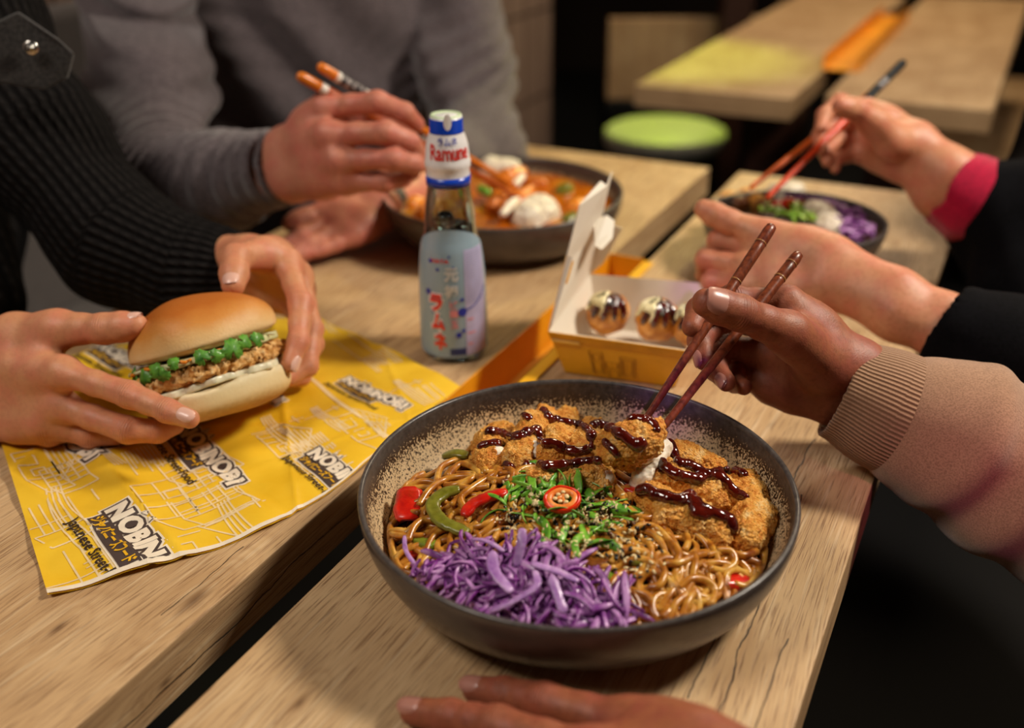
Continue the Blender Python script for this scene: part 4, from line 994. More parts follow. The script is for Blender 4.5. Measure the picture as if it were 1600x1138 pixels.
# ================================================================== YELLOW TROUGH BETWEEN THE TABLES
M_yc = plain('yellow_card', '#e39a10', .45, 20, .06); M_yc2 = plain('yellow_card_light', '#eeb01c', .42, 20, .06)
def trough(name, n0, n1, d0, d1, dep, fl, label, m, m2, th=.0016):
    r = empty(name, T((n0+n1)/2, (d0+d1)/2, -dep), label, 'tray'); r.matrix_world = r.matrix_world
    def bx(nm, a0, a1, c0, c1, z0_, z1_, mm):
        b = MB(); b.box(T((a0+a1)/2, (c0+c1)/2, (z0_+z1_)/2), (a1-a0)/2, (c1-c0)/2, (z1_-z0_)/2, tN, tD); return b.build(nm, mm, r, False, bevel=.0004)
    tp = .0030 if dep > 0 else .03
    bx('tray_side', n0, n0+th, d0, d1, -dep, tp, m); bx('tray_side', n1-th, n1, d0, d1, -dep, tp, m); bx('tray_base', n0, n1, d0, d1, -dep, -dep+th, m)
    bx('tray_end', n0, n1, d1-th, d1, -dep, .0055, m); bx('tray_end', n0, n1, d0, d0+th, -dep, .002, m)
    bx('tray_flange', n1-th, n1+fl, d0, d1, .0014, .0030, m2); return r
trough('card_tray', -.3795, -.3372, .585, .992, .038, .0105, 'yellow card tray sunk in the gap beside the takoyaki box', M_yc, M_yc2)
ob = rc(1305, 112); oe = rc(1386, 28)
M_or_bg = plain('orange_card', '#f2a012', .5, 14, .15)
trough('card_tray', br[0]-.004, br[0]+.064, ob[1]+.02, oe[1]+.02, -.0005, .004, 'blurred orange tray in the gap between background tables', M_or_bg, M_or_bg)

# ================================================================== TAKOYAKI BOX
FL, FRt = A(.031, .777, TZ+.042), A(.1438, .7374, TZ+.042); BLt, BRt = A(.0745, .8880, TZ+.049), A(.178, .862, TZ+.049)
fl0, fr0 = A(.046, .779, TZ+.0015), A(.138, .750, TZ+.0015); bl0, br0 = A(.080, .868, TZ+.0015), A(.166, .846, TZ+.0015)
bxr = empty('takoyaki_box', (fl0+br0)/2, 'open yellow cardboard box with white inside, holding takoyaki balls', 'box')
M_boxy = plain('box_yellow', '#e3a314', .4, 25, .05); M_boxw = NT('box_white'); M_boxw.set(base='#e6dccb', rough=.5); M_boxw = M_boxw.m
def panel(name, P, m_in, m_out, th=.0009, parent=bxr):
    """a card panel from its corner points; the given side is outside"""
    P = [np.array(p) for p in P]; n_ = nrm(np.cross(P[1]-P[0], P[2]-P[1])); k = len(P); V = [p for p in P]+[p-n_*th for p in P]
    F = [tuple(range(k)), tuple(range(2*k-1, k-1, -1))]+[(i, i+k, (i+1) % k+k, (i+1) % k) for i in range(k)]
    return mesh_obj(name, V, F, None, parent, False, mats=[m_out, m_in], fmat=[0, 1]+[1]*k)
panel('box_front', [fl0, fr0, FRt, FL], M_boxw, M_boxy); panel('box_back', [br0, bl0, BLt, BRt], M_boxw, M_boxy)
panel('box_side', [bl0, fl0, FL, BLt], M_boxw, M_boxy); panel('box_side', [fr0, br0, BRt, FRt], M_boxw, M_boxy); panel('box_base', [bl0, br0, fr0, fl0], M_boxw, M_boxy)
# front lip folded over, with the pale slot
nf = nrm(np.cross(fr0-fl0, FL-fl0)); mixp = lambda a, b_, t: a*(1-t)+b_*t
lipb = [mixp(fl0, FL, .80)+nf*.0012, mixp(fr0, FRt, .80)+nf*.0012, FRt+nf*.0010, FL+nf*.0010]; panel('folded_lip', lipb, M_boxy, plain('box_amber', '#d18f0c', .45), .0009)
q0 = mixp(lipb[0], lipb[1], .01); q1 = mixp(lipb[0], lipb[1], .22); up_ = nrm(FL-fl0)
panel('slot', [q0-up_*.0003+nf*.0014, q1-up_*.0003+nf*.0014, q1+up_*.0022+nf*.0014, q0+up_*.0022+nf*.0014], M_boxw, plain('box_slot', '#f2c548', .5), .0004)
def onfront(x, y): return mixp(mixp(fl0, fr0, x), mixp(FL, FRt, x), y)+nf*.0016
st = []
for (x0, y0, x1, y1) in ((.28, .12, .38, .68), (.30, .46, .36, .60), (.29, .16, .36, .40), (.52, .10, .64, .62), (.54, .16, .62, .56), (.40, .30, .50, .44), (.42, .05, .50, .24)):
    st.append(stroke([(x0, y0), (x1, y0), (x1, y1), (x0, y1), (x0, y0)], .010))
for k in range(5): st.append(stroke([(.545, .2+.08*k), (.62, .2+.08*k)], .008))
decal('street_print', joinf(*st), lambda x, y: onfront(x, y), plain('print_ochre', '#a87410', .5), bxr)
# lid standing open at the left
F1, F2 = W(885, 400, .098), W(905, 320, .140); B2, B1 = W(956, 268, .150), W(938, 345, .105); T1, T2 = W(938, 283, .1495), W(947, 290, .146)
panel('lid', [BLt, FL, F1, F2, T1, T2, B2, B1], M_boxw, M_boxw, .0008)
e_ = nrm(np.cross(FL-BLt, F2-FL)); 
panel('lid_side', [FL, F1, F1+A(.004, -.014, .004), FL+A(.003, -.006, .010)][::-1], M_boxw, M_boxw, .0008)
ly_ = mixp(FL, F1, .62); panel('lid_corner', [ly_+A(-.0006, -.0010, 0), F1+A(-.0006, -.0010, 0), F1+A(.006, -.003, -.004), ly_+A(.0065, -.003, .002)][::-1], M_boxy, M_boxy, .0006)
panel('lid_back_wall', [BLt, B1, B1+A(.020, -.004, -.006), BLt+A(.012, -.003, .012)], M_boxw, M_boxw, .0008)
tb = [W(928, 345, .112), W(930, 384, .098), W(940, 390, .096), W(957, 372, .100), W(960, 345, .110), W(948, 336, .115)]; panel('lid_tab', tb, M_boxw, M_boxw, .0008)

# ================================================================== BACKGROUND FURNITURE
lb = NT('bench_wood', base='#8d6a45', rough=.6).m
b = MB(); pb_ = Q(1045, 30, 3.25); b.box((Q(957, 30, 3.25)[0]+.32, pb_[1]+.25, pb_[2]/2-.16+.0), .32, .22, pb_[2]/2-.16+0)
hb = pb_[2]; b = MB(); x0_ = Q(953, 30, 3.25)[0]; zb_ = Q(953, 172, 3.25)[2]
b.box((x0_+.30, pb_[1]+.03, (hb+zb_)/2), .30, .02, (hb-zb_)/2)
o = b.build('bench_backrest_panel', M_oakB, None, False, bevel=.004)
bn = empty('bench', (x0_+.3, pb_[1]+.1, 0), 'blurred wooden bench panel on black frame behind the green lit stool', 'bench'); put(o, bn); o.name = 'backrest'
b = MB(); b.box((x0_+.30, pb_[1]+.24, zb_-.03), .30, .22, .02); put(b.build('seat', M_black, None, False, bevel=.004), bn)
for sx_ in (-.26, .26):
    for sy_ in (.06, .42): b = MB(); b.box((x0_+.30+sx_, pb_[1]+sy_, (zb_-.05)/2), .02, .02, (zb_-.05)/2); put(b.build('leg', M_black, None, False), bn)
sc2 = Q(1040, 201, 2.85); stl = empty('stool', (sc2[0], sc2[1], 0), 'round black stool with green lit top beyond the tables', 'stool')
b = MB(); zs = sc2[2]; b.lathe([(.0001, zs-.0), (.160, zs), (.170, zs-.006), (.172, zs-.03), (.165, zs-.05), (.0001, zs-.05)], (sc2[0], sc2[1], 0), 48); put(b.build('seat', plain('stool_seat', '#a8a69a', .5), None), stl)
b = MB(); b.lathe([(.0001, zs-.05), (.15, zs-.05), (.16, zs-.2), (.13, 0.002), (.0001, 0.002)], (sc2[0], sc2[1], 0), 48); put(b.build('pedestal', M_black, None), stl)
px_ = Q(1160, 5, 3.1)[0]; po = empty('wooden_post', (px_, 3.35, 0), 'pale wooden post with lower part darkened as shade, standing behind the background table', 'post')
b = MB(); b.box((px_, 3.35, 1.15), .035, .035, .40); put(b.build('shaft', M_oakB, None, False, bevel=.004), po)
b = MB(); b.box((px_, 3.35, .375), .045, .045, .375); put(b.build('shaded_foot', M_darkpost, None, False, bevel=.004), po)  # lower post coloured dark to stand for the shade beneath the tables
# bench along the left wall
bs = empty('bench', (0, 0, 0), 'grey upholstered bench along the left wall behind the diners', 'bench'); bs.matrix_world = ROWM
M_up = woven('grey_upholstery', '#6f6866', '#4c4746', fine=300)
for nm, c_, h_ in (('seat', (-1.28, .6, -.34), (.20, 1.6, .06)), ('backrest', (-1.415, .6, -.05), (.035, 1.6, .24)), ('base', (-1.28, .6, -.575), (.18, 1.6, .175))):
    b = MB(); b.box(c_, *h_); q = b.build(nm, M_up if nm != 'base' else M_black, None, False, bevel=.02 if nm != 'base' else .004, seg=4); q.parent = bs
# ================================================================== FOOD
from mathutils.bvhtree import BVHTree
def vnoise(X, Y, Z, f, seed=0):
    x, y, z = X*f, Y*f, Z*f; xi, yi, zi = np.floor(x).astype(np.int64), np.floor(y).astype(np.int64), np.floor(z).astype(np.int64)
    u, v, w_ = x-xi, y-yi, z-zi; u, v, w_ = [q*q*(3-2*q) for q in (u, v, w_)]
    def hsh(a, b_, c):
        n_ = (a*374761393+b_*668265263+c*2147483647+seed*97531) & 0xffffffff; n_ = ((n_ ^ (n_ >> 13))*1274126177) & 0xffffffff; return ((n_ ^ (n_ >> 16)) & 0xffff)/65535.
    r = 0
    for a in (0, 1):
        for b_ in (0, 1):
            for c in (0, 1): r = r+hsh(xi+a, yi+b_, zi+c)*(u if a else 1-u)*(v if b_ else 1-v)*(w_ if c else 1-w_)
    return r*2-1
def crumbs(X, Y, Z): return .0024*vnoise(X, Y, Z, 105, 1)+.0016*np.abs(vnoise(X, Y, Z, 300, 2))+.0013*vnoise(X, Y, Z, 640, 3)
cr = NT('panko_crust'); c1 = cr.noise(cr.co(), 85., 5, .65); c2 = cr.noise(cr.co(), 900., 3, .7); c3 = cr.vor(cr.co(), 650.)
cc = cr.ramp(cr.math('ADD', cr.math('MULTIPLY', c1, .65), cr.math('MULTIPLY', c2, .35)), [(.30, '#a44a0e'), (.42, '#d67f20'), (.53, '#efab46'), (.68, '#f9dca0')])
cr.set(base=cc, rough=.5, spec=.45, sss=.06, sss_r=(1., .5, .2), sss_s=.003, normal=cr.bump(cr.math('ADD', c2, c3), .9, .0014)); M_crust = cr.m
mt = NT('chicken_meat'); m1 = mt.noise(mt.map(mt.co(), (1, 1, 3)), 260., 3); mt.set(base=mt.ramp(m1, [(.3, '#ead9bd'), (.7, '#fff6e6')]), rough=.38, sss=.15, sss_r=(1., .7, .5), sss_s=.004, normal=mt.bump(m1, .5, .0012)); M_meat = mt.m
sa = NT('tonkatsu_sauce'); s1 = sa.noise(sa.co(), 160., 3); sa.set(base=sa.ramp(s1, [(.3, '#2c0604'), (.7, '#64170b')]), rough=.12, spec=.7, coat=.6, coat_r=.06, normal=sa.bump(s1, .35, .0012)); M_sauce = sa.m

# --- bed of sauced noodles: height of the food at a point of the bowl
def in_bowl(x, y, c, R): return math.hypot(x-c[0], y-c[1]) < R
def bed_h(x, y):
    """height of the noodle bed above the table inside the large bowl"""
    r = math.hypot(x-BC[0], y-BC[1]); d_ = (x-BC[0])*.5-(y-BC[1])*.6
    return .0215+.0225*max(0., 1-(r/.124)**2.4)+.03*max(0, d_)*max(0., 1-(r/.124)**4)+(.0016*math.sin(x*70+1)+.0015*math.sin(y*80+2))*max(0., 1-(r/.12)**4)
def Wb(px, py, off=0.):
    z = .04
    for _ in range(6): q = W(px, py, z+off); z = .5*z+.5*bed_h(q[0], q[1])
    return W(px, py, bed_h(q[0], q[1])+off)
def mound(name, c, R, H, hfun, m, parent, n=64, rings=36, noise_=None, rmax=.898):
    V = []; F = []; lim = 0
    for i in range(rings+1):
        for k in range(n):
            a = 2*PI*k/n; r = R*rmax*i/rings; x, y = c[0]+r*math.cos(a), c[1]+r*math.sin(a); z = hfun(x, y); V.append((x, y, TZ+z+(noise_(x, y) if noise_ else 0)))
    for i in range(rings):
        for k in range(n): F.append((i*n+k, (i+1)*n+k, (i+1)*n+(k+1) % n, i*n+(k+1) % n))
    return mesh_obj(name, V, F, m, parent)
ndl = NT('noodle'); nn = ndl.noise(ndl.co(), 90., 3); nn2 = ndl.noise(ndl.co(), 600., 2)
ndl.set(base=ndl.ramp(nn, [(.30, '#7a3a0c'), (.46, '#b4701e'), (.68, '#dba748')]), rough=.30, spec=.5, sss=.12, sss_r=(1., .5, .15), sss_s=.003, coat=.18, coat_r=.15, normal=ndl.bump(nn2, .15, .0004)); M_nood = ndl.m
bedm = NT('sauced_bed'); bn_ = bedm.noise(bedm.co(), 110., 4); bedm.set(base=bedm.ramp(bn_, [(.3, '#1c0a04'), (.55, '#45200a'), (.75, '#7a4418')]), rough=.2, coat=.4, normal=bedm.bump(bn_, .8, .003)); M_bed = bedm.m
R_ = random.Random(11)
def inpoly_px(px, py, P):
    return in_poly(px, py, P)
P_noodL = [(640, 770), (690, 715), (745, 700), (850, 745), (940, 760), (1000, 750), (1020, 790), (1150, 855), (1215, 850), (1180, 905), (1110, 955), (1005, 985), (960, 930), (900, 890), (830, 850), (760, 850), (700, 850), (640, 870), (628, 830)]
noodles = MB()
def proj_px(P):
    d = np.array(P)-CAM; z = d@cF; return 800+FPX*(d@cR)/z, 569-FPX*(d@cU)/z
def clampP(x, y, rm=.006):
    r = math.hypot(x-BC[0], y-BC[1])
    rlim = .1175
    if r > rlim: x = BC[0]+(x-BC[0])*rlim/r; y = BC[1]+(y-BC[1])*rlim/r
    return x, y
def noodle(px, py, n=14, step=.0062, curl=.5, lift=0., ang=None, r=.00215, zw=.002):
    p = Wb(px, py, .002); x, y = p[0], p[1]; a = R_.uniform(0, 2*PI) if ang is None else ang; k = R_.uniform(-curl, curl); P = []
    ph = R_.uniform(0, 6.28); hz = R_.uniform(-.001, .0035)+lift
    for i in range(n):
        x, y = clampP(x, y); P.append((x, y, TZ+bed_h(x, y)+hz+zw*math.sin(ph+i*.8)))
        k += R_.uniform(-.22, .22); k = max(-.75, min(.75, k)); a += k; x += step*math.cos(a); y += step*math.sin(a)
    noodles.tube(spline(P, 3), r*R_.uniform(.88, 1.1), 8)
cnt = 0
while cnt < 210:
    px, py = R_.uniform(625, 1220), R_.uniform(695, 990)
    if not inpoly_px(px, py, P_noodL): continue
    noodle(px, py, n=R_.randint(9, 17)); cnt += 1
# loops that can be picked out in the photo
for pts_ in ([(682, 760), (690, 730), (725, 716), (750, 722), (760, 738)], [(700, 745), (720, 725), (745, 735), (752, 755)], [(655, 790), (672, 765), (700, 748), (740, 745), (790, 752), (802, 740), (790, 733), (760, 748), (730, 768), (705, 790)],
             [(638, 845), (648, 822), (665, 812), (690, 815)], [(985, 835), (1000, 822), (1025, 825), (1045, 845), (1060, 862), (1058, 880)], [(1085, 865), (1086, 885), (1078, 915), (1060, 940), (1045, 955), (1035, 965)],
             [(955, 880), (975, 862), (1000, 862), (1025, 875), (1038, 895), (1030, 915), (1015, 918)], [(1120, 860), (1142, 862), (1148, 880), (1130, 892), (1108, 888)], [(1145, 865), (1165, 868), (1182, 862)],
             [(1040, 880), (1060, 880), (1090, 868), (1105, 865)], [(1060, 920), (1080, 905), (1105, 908), (1118, 925), (1110, 945)], [(1065, 965), (1075, 940), (1085, 925)], [(1045, 970), (1055, 945), (1072, 930)],
             [(945, 800), (965, 790), (990, 800), (1005, 820)], [(970, 775), (985, 800), (1010, 810), (1030, 800)], [(730, 800), (720, 780), (735, 765), (765, 760)]):
    zb = .053; P = []
    for i, (px, py) in enumerate(pts_):
        q = Wb(px, py, .0055+.0015*math.sin(i*1.7)); P.append(tuple(q))
    noodles.tube(spline(P, 6), .0023, 10)
nd_root = empty('noodles', (BC[0], BC[1], TZ+.01), 'glossy brown fried noodles filling the large speckled bowl', 'noodles', kind=None) if False else None
nob = noodles.build('noodles', M_nood); tag(nob, 'glossy brown fried noodles filling the large speckled bowl', 'noodles', kind='stuff')
bedo = mound('sauce_bed', BC, BR, BH, lambda x, y: bed_h(x, y)-.0035, M_bed, nob, noise_=lambda x, y: .0012*math.sin(x*400)*math.sin(y*380))

# --- cutlet slices
ksurf = []
def lump(spec, k=.006, h=.0008, disp=crumbs):
    return sdf_mesh([(spec, k, 0)], h, disp=disp)
def kslice(pts_, w_, hz, label, meat=None, z0=.054, name='cutlet_slice', tall=.9, held=False):
    """a crusted slice along a path of photo points; w_ = half width, hz = half height"""
    P = [(W(q[0], q[1], z0+(q[2] if len(q) > 2 else 0)) if held else Wb(q[0], q[1], z0-.0465+(q[2] if len(q) > 2 else 0))) for q in pts_]
    rad0 = w_ if hasattr(w_, '__len__') else [w_]*len(P)
    if not held:
        for i, p in enumerate(P):
            rr_ = math.hypot(p[0]-BC[0], p[1]-BC[1]); lim = .1245-rad0[i]*.85
            if rr_ > lim: P[i] = A(BC[0]+(p[0]-BC[0])*lim/rr_, BC[1]+(p[1]-BC[1])*lim/rr_, p[2]+.002)
    P = [p-A(0, 0, hz*.25) for p in P]; rad = w_ if hasattr(w_, '__len__') else [w_]*len(P); prims = []
    for i in range(len(P)-1): prims.append(cap(P[i], P[i+1], rad[i], rad[i+1], np.array((0, 0, 1.)), tall))
    cuts = []; V, F = lump(prims)
    o = fast_mesh(name, V-P[0], F, M_crust); o.location = Vector(P[0]); tag(o, label, 'cutlet', 'breaded chicken cutlet slices in the large bowl')
    if meat:
        mp = [(W(*q) if held else Wb(q[0], q[1], q[2]-.0465)) for q in meat[0]]; mr = meat[1]; mn = nrm(np.array(meat[2], float)) if len(meat) > 2 else None
        V2, F2 = sdf_mesh([([cap(mp[i], mp[i+1], mr[i], mr[i+1], mn, .5 if mn is not None else 1) for i in range(len(mp)-1)], .004, 0)], .0009, disp=lambda X, Y, Z: .0009*vnoise(X, Y, Z, 260, 5)+.0005*vnoise(X, Y, Z, 600, 6))
        put(fast_mesh('chicken_meat', V2, F2, M_meat), o)
    ksurf.append((o, V, F)); return o
K1 = kslice([(770, 662), (764, 690), (768, 718)], [.0112, .0118, .0108], .012, 'leftmost breaded cutlet slice, thick, with a bare white meat end', meat=([(778, 712, .055), (779, 726, .050)], [.0062, .0052]), z0=.054)
K2 = kslice([(855, 640, .010), (838, 662, .004), (818, 690), (806, 716)], [.0060, .0108, .0112, .0100], .012, 'breaded cutlet slice with a pointed tip sticking up at the back', meat=([(834, 698, .055), (838, 708, .053)], [.0040, .0034]))
K3 = kslice([(885, 655), (874, 680), (862, 706)], [.0098, .0112, .0104], .012, 'breaded cutlet slice third from the left, beside the pointed slice')
K4 = kslice([(925, 668), (915, 690), (905, 712)], [.0095, .0105, .010], .012, 'breaded cutlet slice half hidden behind the piece held in the chopsticks')
K5 = kslice([(836, 744), (868, 740), (895, 744)], [.0082, .0098, .0098], .011, 'front left breaded cutlet slice below the others, edged with sauce', z0=.054)
K5b = kslice([(905, 738), (928, 745), (943, 750)], [.0095, .0105, .0082], .011, 'short breaded cutlet slice above the chilli ring with pale cut end', meat=([(948, 748, .055), (950, 756, .052)], [.0052, .0045]), z0=.054)
KH = kslice([(945, 688, .014), (965, 692, .016), (985, 690, .018), (1004, 678, .022), (1018, 668, .024)], [.0095, .0122, .0128, .0120, .0092], .013, 'breaded cutlet piece lifted between the dark wooden chopsticks', meat=([(998, 716, .064), (1008, 706, .069), (1020, 692, .075)], [.0060, .0066, .0050]), z0=.060, held=True)
K6 = kslice([(1052, 705, .004), (1078, 712, .003), (1108, 722)], [.0112, .0102, .0105], .012, 'back breaded cutlet slice right of the chopsticks with wide white cut face',
            meat=([(1034, 700, .066), (1018, 725, .061), (1006, 745, .056), (996, 758, .050)], [.0066, .0072, .0068, .0050]), z0=.056)
K7 = kslice([(1040, 738, .003), (1075, 750), (1110, 762), (1146, 772)], [.0120, .0125, .0125, .0115], .012, 'middle breaded cutlet slice of the right half, crossed by two sauce lines', z0=.055)
K8 = kslice([(1018, 775, .001), (1045, 796), (1082, 808), (1118, 826)], [.0100, .0128, .0132, .0118], .012, 'lower breaded cutlet slice of the right half, over the noodles', z0=.052)
K9 = kslice([(1200, 745, .007), (1190, 775, .003), (1178, 808), (1165, 836)], [.0085, .0118, .0130, .0112], .012, 'rightmost breaded cutlet slice, without sauce, leaning on the bowl wall', z0=.054)
# --- sauce lines laid over the slices
allV = []; allF = []; own = []
for i, (o, V, F) in enumerate(ksurf): b_ = len(allV); allV += [tuple(v) for v in V]; allF += [tuple(int(q)+b_ for q in f) for f in F]; own += [i]*len(F)
kb = BVHTree.FromPolygons(allV, allF)
def cast_px(px, py):
    d = ray(px, py); hit, n_, idx, dist = kb.ray_cast(Vector(CAM), Vector(d/np.linalg.norm(d)))
    return (np.array(hit), own[idx], np.array(n_)) if hit is not None else None
sauce_paths = [([(764, 643+32), (775, 676), (790, 680), (808, 684), (822, 676), (838, 672)], 4.6), ([(752, 698), (770, 694), (786, 697)], 4.2), ([(838, 672), (846, 690), (862, 694), (878, 700), (900, 706), (925, 700)], 4.6),
               ([(808, 645), (822, 650), (828, 655)], 3.0), ([(848, 642), (856, 650), (862, 660)], 3.6), ([(868, 655), (890, 662), (905, 664), (922, 676), (924, 682)], 4.4), ([(824, 728), (840, 726), (856, 730), (875, 728), (895, 727), (915, 722), (935, 720)], 5.0),
               ([(928, 664), (940, 664), (955, 670), (970, 678), (985, 690), (998, 698), (1002, 690)], 4.4), ([(985, 655), (1000, 654), (1018, 660), (1026, 672)], 3.4), ([(945, 690), (955, 700), (966, 712)], 2.4), ([(790, 726), (800, 730)], 3),
               ([(1046, 692), (1052, 706), (1062, 724), (1078, 726), (1092, 734), (1102, 742)], 4.0), ([(1033, 720), (1042, 734), (1058, 742), (1078, 746), (1092, 750), (1108, 742), (1124, 744), (1134, 754), (1150, 770), (1164, 776)], 4.2),
               ([(1118, 738), (1136, 734), (1154, 738), (1162, 742)], 3.6), ([(1002, 768), (1012, 766), (1022, 772), (1042, 778), (1062, 782), (1078, 774), (1088, 788), (1104, 798), (1124, 806), (1140, 812), (1146, 826)], 5.0), ([(1088, 788), (1086, 800), (1098, 806)], 4.4)]
sg = {}
for pi_, (path, wpx) in enumerate(sauce_paths):
    P = spline([A(a, b_, 0) for a, b_ in path], 7); last = None
    for i, p in enumerate(P):
        c = cast_px(p[0]+R_.uniform(-.8, .8), p[1]+R_.uniform(-.8, .8))
        if c is None: last = None; continue
        wr_ = wpx*R_.uniform(.85, 1.30)/2450.*(1.05 if i % 7 else 1.35)
        if last is not None and last[1] == c[1] and np.linalg.norm(last[0]-c[0]) < .008: sg.setdefault((c[1], pi_ if c[1] in (2, 4) else 0), []).append(cap(last[0], c[0], last[2], wr_))
        else: sg.setdefault((c[1], pi_ if c[1] in (2, 4) else 0), []).append(cap(c[0], c[0]+A(.0001, 0, 0), wr_, wr_))
        last = (c[0], c[1], wr_)
for (i, _p), prims in sg.items():
    V2, F2 = sdf_mesh([(prims, .0030, 0)], .0008, disp=lambda X, Y, Z: .0004*vnoise(X, Y, Z, 350, 9)); put(fast_mesh('brown_sauce', V2, F2, M_sauce, None, smooth_it=2), ksurf[i][0])

# --- vegetables
def pepper(name, pts_, wd, th, m, label, cat='pepper', z0=.0485, grp='pepper pieces in the large bowl', flat=True, roll=0.):
    """a curved strip: path of photo points, width wd, thickness th"""
    P = spline([Wb(q[0], q[1], z0-.0460+(q[2] if len(q) > 2 else 0)) for q in pts_], 5); V = []; F = []; n = 10
    for i, p in enumerate(P):
        t_ = nrm(P[min(i+1, len(P)-1)]-P[max(i-1, 0)]); s_ = nrm(np.cross(A(0, 0, 1), t_)); u_ = np.cross(t_, s_); c_, q_ = math.cos(roll), math.sin(roll); s_, u_ = s_*c_+u_*q_, u_*c_-s_*q_
        e = (1-.45*abs(2*i/(len(P)-1)-1)**6)*R_.uniform(.9, 1.08)
        for k in range(n):
            a = 2*PI*k/n; ca, sa_ = math.cos(a), math.sin(a); V.append(p+s_*wd*.5*e*abs(ca)**.35*(1 if ca > 0 else -1)+u_*(th*.5*abs(sa_)**.4*(1 if sa_ > 0 else -1)-.10*wd*abs(ca)**2+R_.uniform(-.0002, .0002)))
    for i in range(len(P)-1):
        for k in range(n): F.append((i*n+k, i*n+(k+1) % n, (i+1)*n+(k+1) % n, (i+1)*n+k))
    F += [tuple(range(n))[::-1], tuple((len(P)-1)*n+k for k in range(n))]
    c0 = P[0]; o = mesh_obj(name, [v-c0 for v in V], F, m); o.location = Vector(c0); return tag(o, label, cat, grp)
def veg(name, a, b_, rough=.18, spots='#5a2a0c'):
    t = NT(name); f = t.noise(t.co(), 140., 4); g = t.noise(t.co(), 60., 3, .6); t.set(base=t.mix(t.ramp(g, [(.50, 0.), (.68, .45)]), t.ramp(f, [(.3, a), (.7, b_)]), spots), rough=rough+.1, spec=.5, coat=.25, coat_r=.15, sss=.08, sss_r=(1., .4, .2), sss_s=.002, normal=t.bump(f, .5, .0014)); return t.m
M_rp = veg('red_pepper', '#b30d06', '#df2a12'); M_gp = veg('olive_pepper', '#5c5c10', '#87852a'); M_gp2 = veg('green_pepper', '#5d7a14', '#8ea32c'); M_on = veg('browned_onion', '#5e2c10', '#94581f')
pepper('red_pepper_piece', [(640, 762, .006), (638, 786, .003), (636, 812)], .019, .0025, M_rp, 'square red pepper piece at the left wall of the bowl', z0=.050)
pepper('red_pepper_strip', [(724, 806, .004), (738, 788, .005), (762, 776, .005), (792, 768, .002)], .0085, .003, M_rp, 'curved red pepper strip left of the chilli ring', z0=.051)
pepper('red_pepper_piece', [(1124, 908), (1144, 908, .001), (1166, 906)], .0135, .0055, M_rp, 'bright red pepper chunk near the right rim', z0=.047)
pepper('red_pepper_piece', [(642, 862), (650, 872)], .010, .005, M_rp, 'small red pepper piece beside the purple cabbage', z0=.046)
pepper('red_pepper_piece', [(976, 762), (992, 768), (1000, 775)], .008, .004, M_rp, 'small red pepper bit between the two cutlet halves', z0=.049)
pepper('green_pepper_strip', [(718, 764, .002), (694, 770, .003), (676, 788, .004), (688, 812, .004), (712, 824, .002), (732, 832)], .0095, .0032, M_gp, 'large olive green pepper strip bent like a C', z0=.0515)
pepper('green_pepper_strip', [(693, 712), (712, 708, .002), (732, 712)], .009, .003, M_gp, 'olive green pepper strip under the bowl wall behind the noodles', z0=.053)
pepper('green_pepper_strip', [(648, 838), (662, 848), (682, 852)], .0085, .004, M_gp2, 'green pepper strip above the left end of cabbage', z0=.048)
pepper('green_pepper_strip', [(944, 898), (954, 906), (968, 922), (980, 934)], .009, .0035, M_gp2, 'green pepper strip at the right end of the cabbage', z0=.049)
pepper('green_pepper_strip', [(984, 876), (1000, 876), (1016, 872)], .0065, .003, M_gp, 'short olive pepper strip among the right hand noodles', z0=.050)
pepper('green_pepper_strip', [(840, 850), (862, 862), (880, 866)], .009, .003, M_gp2, 'pale green pepper strip under the spring onions', z0=.050)
pepper('onion_strip', [(746, 822), (758, 812), (770, 800)], .0095, .003, M_on, 'browned onion strip beside the C shaped green pepper', 'onion', z0=.0505)
pepper('onion_strip', [(826, 836), (846, 846), (870, 856)], .010, .003, veg('mushroom', '#7a6252', '#a08874', .3), 'grey brown mushroom strip under the spring onions', 'mushroom', z0=.052)
pepper('onion_strip', [(900, 872), (925, 880), (950, 876)], .008, .003, M_on, 'browned onion strip right of the cabbage top', 'onion', z0=.050)

